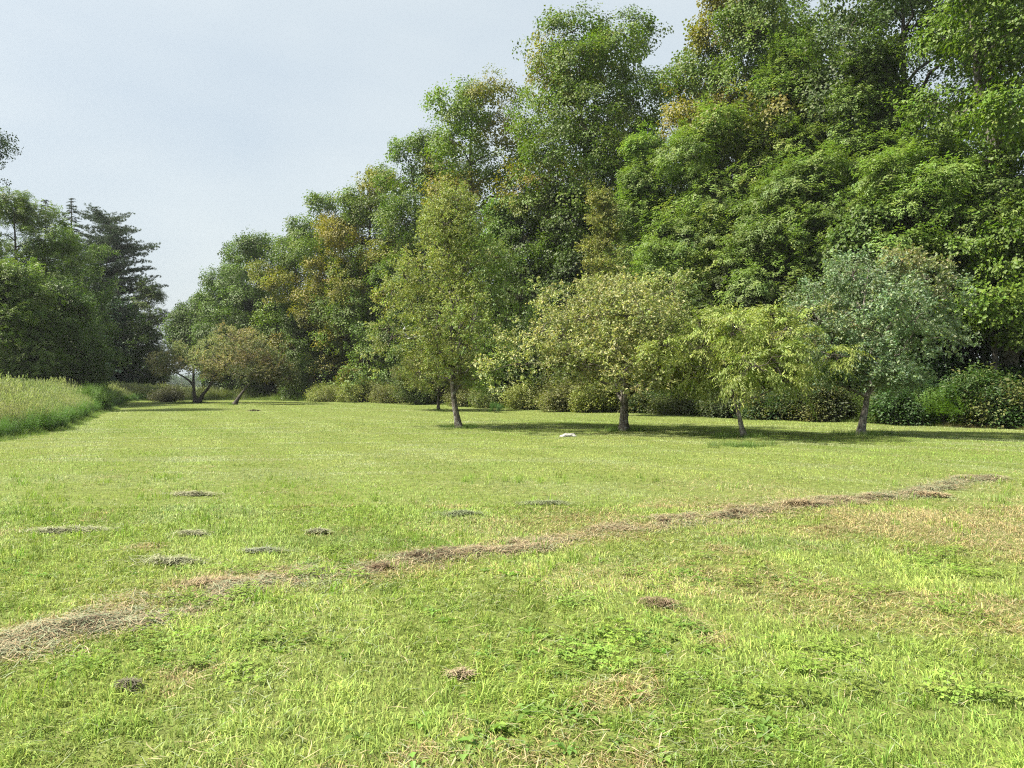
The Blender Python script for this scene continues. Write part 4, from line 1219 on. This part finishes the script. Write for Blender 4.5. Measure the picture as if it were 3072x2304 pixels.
def hay_clump(label, px, py, w, depth, h, col, seed):
    """a loose heap of cut stalks, thick in a few places and thinning out into the grass."""
    x, d = base(px, py)
    rng = np.random.default_rng(seed)
    n = int(560 * max(0.25, w * depth / 0.3) ** 0.7)
    blobs = [(np.clip(rng.normal(), -1.2, 1.2) * 0.13 * w, np.clip(rng.normal(), -1.2, 1.2) * 0.1 * depth, rng.uniform(0.35, 1.0)) for _ in range(5)]
    bi = rng.integers(0, 5, n)
    B = np.array(blobs)[bi]
    q = np.minimum(np.abs(rng.normal(size=n)), 2.0) * 0.5
    a = rng.random(n) * 6.283
    cx = B[:, 0] + np.cos(a) * q * w * 0.4 * B[:, 2]; cyy = B[:, 1] + np.sin(a) * q * depth * 0.5 * B[:, 2]
    z = h * 0.6 * B[:, 2] * np.exp(-(q / 0.55) ** 2) * rng.random(n) ** 0.6 + 0.012
    L = rng.uniform(0.05, 0.17, n) * min(1.0, 0.55 + w * 0.5); yaw = rng.random(n) * 6.283
    dv = np.stack([np.cos(yaw), np.sin(yaw), rng.normal(size=n) * 0.2], -1)
    s = np.stack([-dv[:, 1], dv[:, 0], np.zeros(n)], -1) * (0.0013 * (1 + d / 9) * rng.uniform(0.6, 1.5, n))[:, None]
    c = np.stack([cx, cyy, z], -1)
    p0 = c - dv * (L / 2)[:, None]; p2 = c + dv * (L / 2)[:, None]; p1 = c + np.stack([s[:, 0] * rng.normal(size=n) * 3, s[:, 1] * rng.normal(size=n) * 3, rng.uniform(0, 0.14, n) * L], -1)
    for p in (p0, p2): p[:, 2] = np.maximum(p[:, 2], 0.003)
    V = np.stack([p0 - s, p0 + s, p1 - s, p1 + s, p2], 1).reshape(-1, 3)
    k = np.arange(n) * 5
    me = mesh_np('hay_clump', V, np.stack([k, k + 1, k + 3, k + 2], -1), np.stack([k + 2, k + 3, k + 4], -1), mats=[HAYCLUMP])
    cc = np.array(col) * rng.uniform(0.45, 1.45, (n, 1)) * np.stack([np.ones(n), rng.uniform(0.94, 1.05, n), rng.uniform(0.85, 1.05, n)], -1)
    vattr(me, 'lc', np.repeat(np.concatenate([cc, np.ones((n, 1))], 1), 5, 0), 'FLOAT_COLOR')
    o = link('hay_clump', me, None, (x, d, float(gz(x, d)) + 0.01))
    tag(o, label, 'hay clump', 'heaps of cut grass on the lawn')


GR = (0.29, 0.3, 0.19); BR = (0.34, 0.27, 0.165); DB = (0.2, 0.145, 0.095)
for i, a in enumerate([
    ('grey-green heap of cut grass alone on the left lawn, largest of the grey heaps', 520, 1690, 1.2, 0.35, 0.10, GR),
    ('long low grey-green swath of cut grass by the left picture edge', 215, 1592, 1.7, 0.4, 0.08, GR),
    ('small grey-green heap of cut grass right of the long low swath', 580, 1603, 0.75, 0.3, 0.07, GR),
    ('small grey-green heap of cut grass above the hay line near mid-lawn', 950, 1603, 0.55, 0.3, 0.09, GR),
    ('pale thin streak of cut grass between the largest grey heap and the hay line', 770, 1658, 0.9, 0.22, 0.05, (0.24, 0.26, 0.18)),
    ('flat dark green scatter of cut grass in the middle of the lawn', 1380, 1545, 0.95, 0.35, 0.05, (0.2, 0.235, 0.13)),
    ('dark green scatter of cut grass right of mid-lawn, before the khaki apple', 1630, 1515, 1.1, 0.35, 0.05, (0.21, 0.24, 0.135)),
    ('small far heap of grey clippings with brown edge on the left lawn', 575, 1485, 1.3, 0.4, 0.06, (0.31, 0.31, 0.2)),
    ('dark brown matted lump on the hay line left of its middle', 1140, 1706, 0.42, 0.2, 0.07, DB),
    ('brown crest of hay on the left stretch of the hay line', 660, 1755, 0.85, 0.35, 0.10, BR),
    ('brown-grey heap of hay alone below the right half of the hay line', 1975, 1815, 0.45, 0.25, 0.08, (0.22, 0.17, 0.11)),
    ('dark lump ending the thick right stretch of the hay line', 2210, 1545, 0.5, 0.3, 0.11, (0.17, 0.14, 0.085)),
    ('brown crest of hay in the thick right stretch of the hay line', 2410, 1520, 1.1, 0.4, 0.11, BR),
    ('brown hay heap at the far right end of the hay line', 2800, 1490, 0.9, 0.4, 0.1, BR),
    ('small pale straw heap in the near lawn, low centre of the picture', 1385, 2030, 0.22, 0.14, 0.045, (0.33, 0.27, 0.18)),
    ('dull dark tuft of cut grass in the near left lawn', 390, 2065, 0.2, 0.14, 0.06, (0.14, 0.13, 0.09)),
    ('small dark heap with a twig on the far lawn before the leaning apple', 765, 1232, 1.3, 0.7, 0.18, (0.13, 0.12, 0.07)),
    ('dark clod of hay standing alone just above the hay line', 1995, 1572, 0.16, 0.13, 0.07, (0.1, 0.075, 0.05)),
]):
    hay_clump(*a, seed=400 + i)

# pale flat stone under the khaki apple
x, d = base(1703, 1309)
rng = np.random.default_rng(77)
me = bpy.data.meshes.new('flat_stone')
import bmesh
bm = bmesh.new()
bmesh.ops.create_icosphere(bm, subdivisions=3, radius=1.0)
for v in bm.verts:
    nz = float(vnoise(v.co.x * 1.3 + 5, v.co.y * 1.3 + v.co.z, 0.6)) - 0.5
    v.co = Vector((v.co.x * 0.26 * (1 + nz * 0.5), v.co.y * 0.2 * (1 + nz * 0.4), max(v.co.z, -0.6) * 0.075 * (1 + nz)))
bm.to_mesh(me); bm.free()
me.materials.append(STONE)
tag(link('flat_stone', me, None, (x, d, float(gz(x, d)) + 0.012)), 'pale flat stone in the grass left of the khaki apple trunk', 'stone')

# torn white web in the pear tree's left boughs
x, y = base(1378, 1283)
px_, pz_ = bear(1203, y - 2.2), height(985, y - 2.2)
V, T = [], []
rng = np.random.default_rng(78)
c = np.array([px_ + 0.1, y - 2.2, pz_ + 0.3])
for k in range(22):
    c = c + np.array([rng.normal() * 0.06 + (0.05 if k > 13 else -0.015), rng.normal() * 0.05, -0.04 if k < 14 else rng.normal() * 0.01])
    V.append(c + rv(rng, 0.06))
    if k > 1: T.append((k - 2, k - 1, k))
tag(link('torn_web', mesh_np('torn_web', np.array(V), None, np.array(T), mats=[WEB])), 'torn whitish web caught in the left boughs of the pear tree', 'web')

# ------------------------------------------------------------------ the tall meadow and the fringes
rng = np.random.default_rng(500)
n = 20000
y = rng.uniform(15, 84, n); dep = rng.random(n) ** 2.0 * 26
x = left_edge_x(y) - dep
vis = (np.abs(x) < 0.70 * y + 2.0)
md = meadow_depth(x, y)
k = vis & (md > 0.55) & (rng.random(n) < np.clip(1.2 - dep / 30, 0.25, 1))
x, y, md = x[k], y[k], md[k]
hs = np.clip(0.5 + md * 0.22, 0.45, 1.0) * rng.uniform(0.62, 1.22, len(x)) * (0.5 + 0.82 * fbm(x, y, 2.2))
a = np.clip(fbm(x + 3, y, 3.0) * 2.4 - 0.75, 0, 1)[:, None]
tint = (np.array([0.165, 0.235, 0.105]) * (1 - a) + np.array([0.235, 0.262, 0.16]) * a) * rng.uniform(0.8, 1.2, (len(x), 1))
fx = rng.uniform(-44, -27, 420); fy = rng.uniform(78, 90, 420)
x = np.append(x, fx); y = np.append(y, fy); hs = np.append(hs, rng.uniform(0.6, 1.1, 420)); tint = np.concatenate([tint, np.array([0.17, 0.21, 0.1]) * rng.uniform(0.8, 1.2, (420, 1))])
P = np.stack([x, y, gz(x, y) - 0.02], -1)
rot = np.stack([rng.normal(size=len(x)) * 0.2, rng.normal(size=len(x)) * 0.2, rng.random(len(x)) * 6.283], -1)
tag(foliage_object('meadow_grass', 'tall', P, rot, hs, tint, seed=501), 'tall uncut meadow grass with tan seed heads', 'grass', kind='stuff')
print('meadow', len(x))

n = 5200
y = rng.uniform(15, 76, n); x = left_edge_x(y) - rng.uniform(-0.2, 2.2, n)
md = meadow_depth(x, y); k = (md > 0.05) & (md < 1.9) & (np.abs(x) < 0.7 * y + 1.5)
x, y = x[k], y[k]
P = np.stack([x, y, gz(x, y) - 0.02], -1)
rot = np.stack([rng.normal(size=len(x)) * 0.15, rng.normal(size=len(x)) * 0.15, rng.random(len(x)) * 6.283], -1)
tint = np.array([0.085, 0.16, 0.045]) * rng.uniform(0.75, 1.25, (len(x), 1))
tag(foliage_object('meadow_weeds', 'stalk', P, rot, rng.uniform(0.25, 0.8, len(x)) * (0.6 + 0.8 * fbm(x, y, 1.2)), tint, seed=502), 'green leafy weeds along the front of the meadow', 'weeds', kind='stuff')

n = 9000
t = rng.random(n); ex = 26 + (-34 - 26) * t; ey = right_edge_y(ex); o_ = rng.uniform(-0.9, 4.0, n)
x, y = ex + 0.6 * o_, ey + 0.8 * o_
fd = forest_depth(x, y); k = (fd > -0.1) & (np.abs(x) < 0.7 * y + 1.5)
x, y, fd = x[k], y[k], fd[k]
P = np.stack([x, y, gz(x, y) - 0.02], -1)
rot = np.stack([rng.normal(size=len(x)) * 0.12, rng.normal(size=len(x)) * 0.12, rng.random(len(x)) * 6.283], -1)
dry = np.clip((fbm(x, y, 3.0) - 0.45) * 4, 0, 1)[:, None] * np.clip((x[:, None] - 2) / 4, 0, 1)
tint = (np.array([0.13, 0.19, 0.05]) * (1 - dry) + np.array([0.19, 0.16, 0.075]) * dry) * rng.uniform(0.75, 1.2, (len(x), 1))
tag(foliage_object('edge_grass', 'fringe', P, rot, np.clip(0.45 + fd * 0.6, 0.35, 1.6) * rng.uniform(0.7, 1.2, len(x)), tint, seed=503), 'rough unmown grass along the foot of the wood', 'grass', kind='stuff')

n = 3400
t = rng.random(n); ex = 24 + (-33 - 24) * t; ey = right_edge_y(ex); o_ = rng.uniform(-0.4, 3.2, n)
x, y = ex + 0.6 * o_, ey + 0.8 * o_
fd = forest_depth(x, y); k = (fd > 0.15) & (np.abs(x) < 0.7 * y + 1.5) & (rng.random(n) < np.clip((fbm(x, y, 2.0) - 0.38) * 4, 0.05, 1))
x, y, fd = x[k], y[k], fd[k]
P = np.stack([x, y, gz(x, y) - 0.02], -1)
rot = np.stack([rng.normal(size=len(x)) * 0.15, rng.normal(size=len(x)) * 0.15, rng.random(len(x)) * 6.283], -1)
a = np.clip(fbm(x + 40, y, 2.6) * 2.6 - 0.9, 0, 1)[:, None]
tint = (np.array([0.10, 0.165, 0.04]) * (1 - a) + np.array([0.2, 0.22, 0.07]) * a) * rng.uniform(0.7, 1.25, (len(x), 1))
tag(foliage_object('edge_weeds', 'stalk', P, rot, np.clip(0.45 + fd * 0.35, 0.4, 1.3) * rng.uniform(0.5, 1.45, len(x)), tint, seed=506), 'ragged leafy weeds standing among the bushes at the foot of the wood', 'weeds', kind='stuff')

n = 2600
y = rng.uniform(15, 76, n); x = left_edge_x(y) + rng.uniform(-1.0, 0.7, n)
md = meadow_depth(x, y); k = (md > -0.45) & (md < 0.7) & (np.abs(x) < 0.7 * y + 1.5)
x, y, md = x[k], y[k], md[k]
P = np.stack([x, y, gz(x, y) - 0.02], -1)
rot = np.stack([rng.normal(size=len(x)) * 0.2, rng.normal(size=len(x)) * 0.2, rng.random(len(x)) * 6.283], -1)
tint = np.array([0.16, 0.235, 0.065]) * rng.uniform(0.75, 1.2, (len(x), 1))
tag(foliage_object('meadow_fringe_grass', 'fringe', P, rot, np.clip(0.55 + md * 0.5, 0.25, 1.0) * rng.uniform(0.5, 1.2, len(x)), tint, seed=505), 'ragged half-height grass where the meadow meets the lawn', 'grass', kind='stuff')

# rough tufts the mower leaves round the orchard trunks
P, SC, TI = [], [], []
for px, py, m in [(1378, 1283, 26), (1872, 1293, 34), (2232, 1312, 24), (2582, 1305, 34), (1315, 1229, 22), (592, 1207, 20), (703, 1212, 14), (2232, 1338, 26)]:
    bx0, by0 = base(px, py)
    for i in range(m):
        a, q = rng.random() * 6.283, 0.12 + abs(rng.normal()) * 0.3
        P.append((bx0 + math.cos(a) * q * 1.5, by0 + math.sin(a) * q, float(gz(bx0, by0)) - 0.02)); SC.append(rng.uniform(0.3, 0.65)); TI.append(np.array([0.10, 0.17, 0.04]) * rng.uniform(0.8, 1.2))
rot = np.stack([np.zeros(len(P)), np.zeros(len(P)), rng.random(len(P)) * 6.283], -1)
tag(foliage_object('trunk_grass', 'fringe', P, rot, SC, TI, seed=504), 'unmown grass tufts ringing the orchard trunks', 'grass', kind='stuff')

# ------------------------------------------------------------------ smoky summer air
def build_haze():
    m = bpy.data.materials.new("haze_air"); m.use_nodes = True
    nt = m.node_tree; nt.nodes.clear()
    out = nt.nodes.new("ShaderNodeOutputMaterial")
    v = nt.nodes.new("ShaderNodeVolumePrincipled")
    v.inputs['Color'].default_value = (0.86, 0.92, 0.97, 1)
    v.inputs['Density'].default_value = 0.0002
    v.inputs['Anisotropy'].default_value = 0.2
    nt.links.new(v.outputs[0], out.inputs['Volume'])
    me = bpy.data.meshes.new("haze")
    X0, X1, Y0, Y1, Z0, Z1 = -420, 420, -60, 700, -1.5, 33
    V = [(x, y, z) for z in (Z0, Z1) for y in (Y0, Y1) for x in (X0, X1)]
    me.from_pydata(V, [], [(0, 2, 3, 1), (4, 5, 7, 6), (0, 1, 5, 4), (2, 6, 7, 3), (0, 4, 6, 2), (1, 3, 7, 5)])
    me.materials.append(m)
    tag(link("haze", me), 'thin smoky haze in the air', 'haze', kind='stuff')


build_haze()
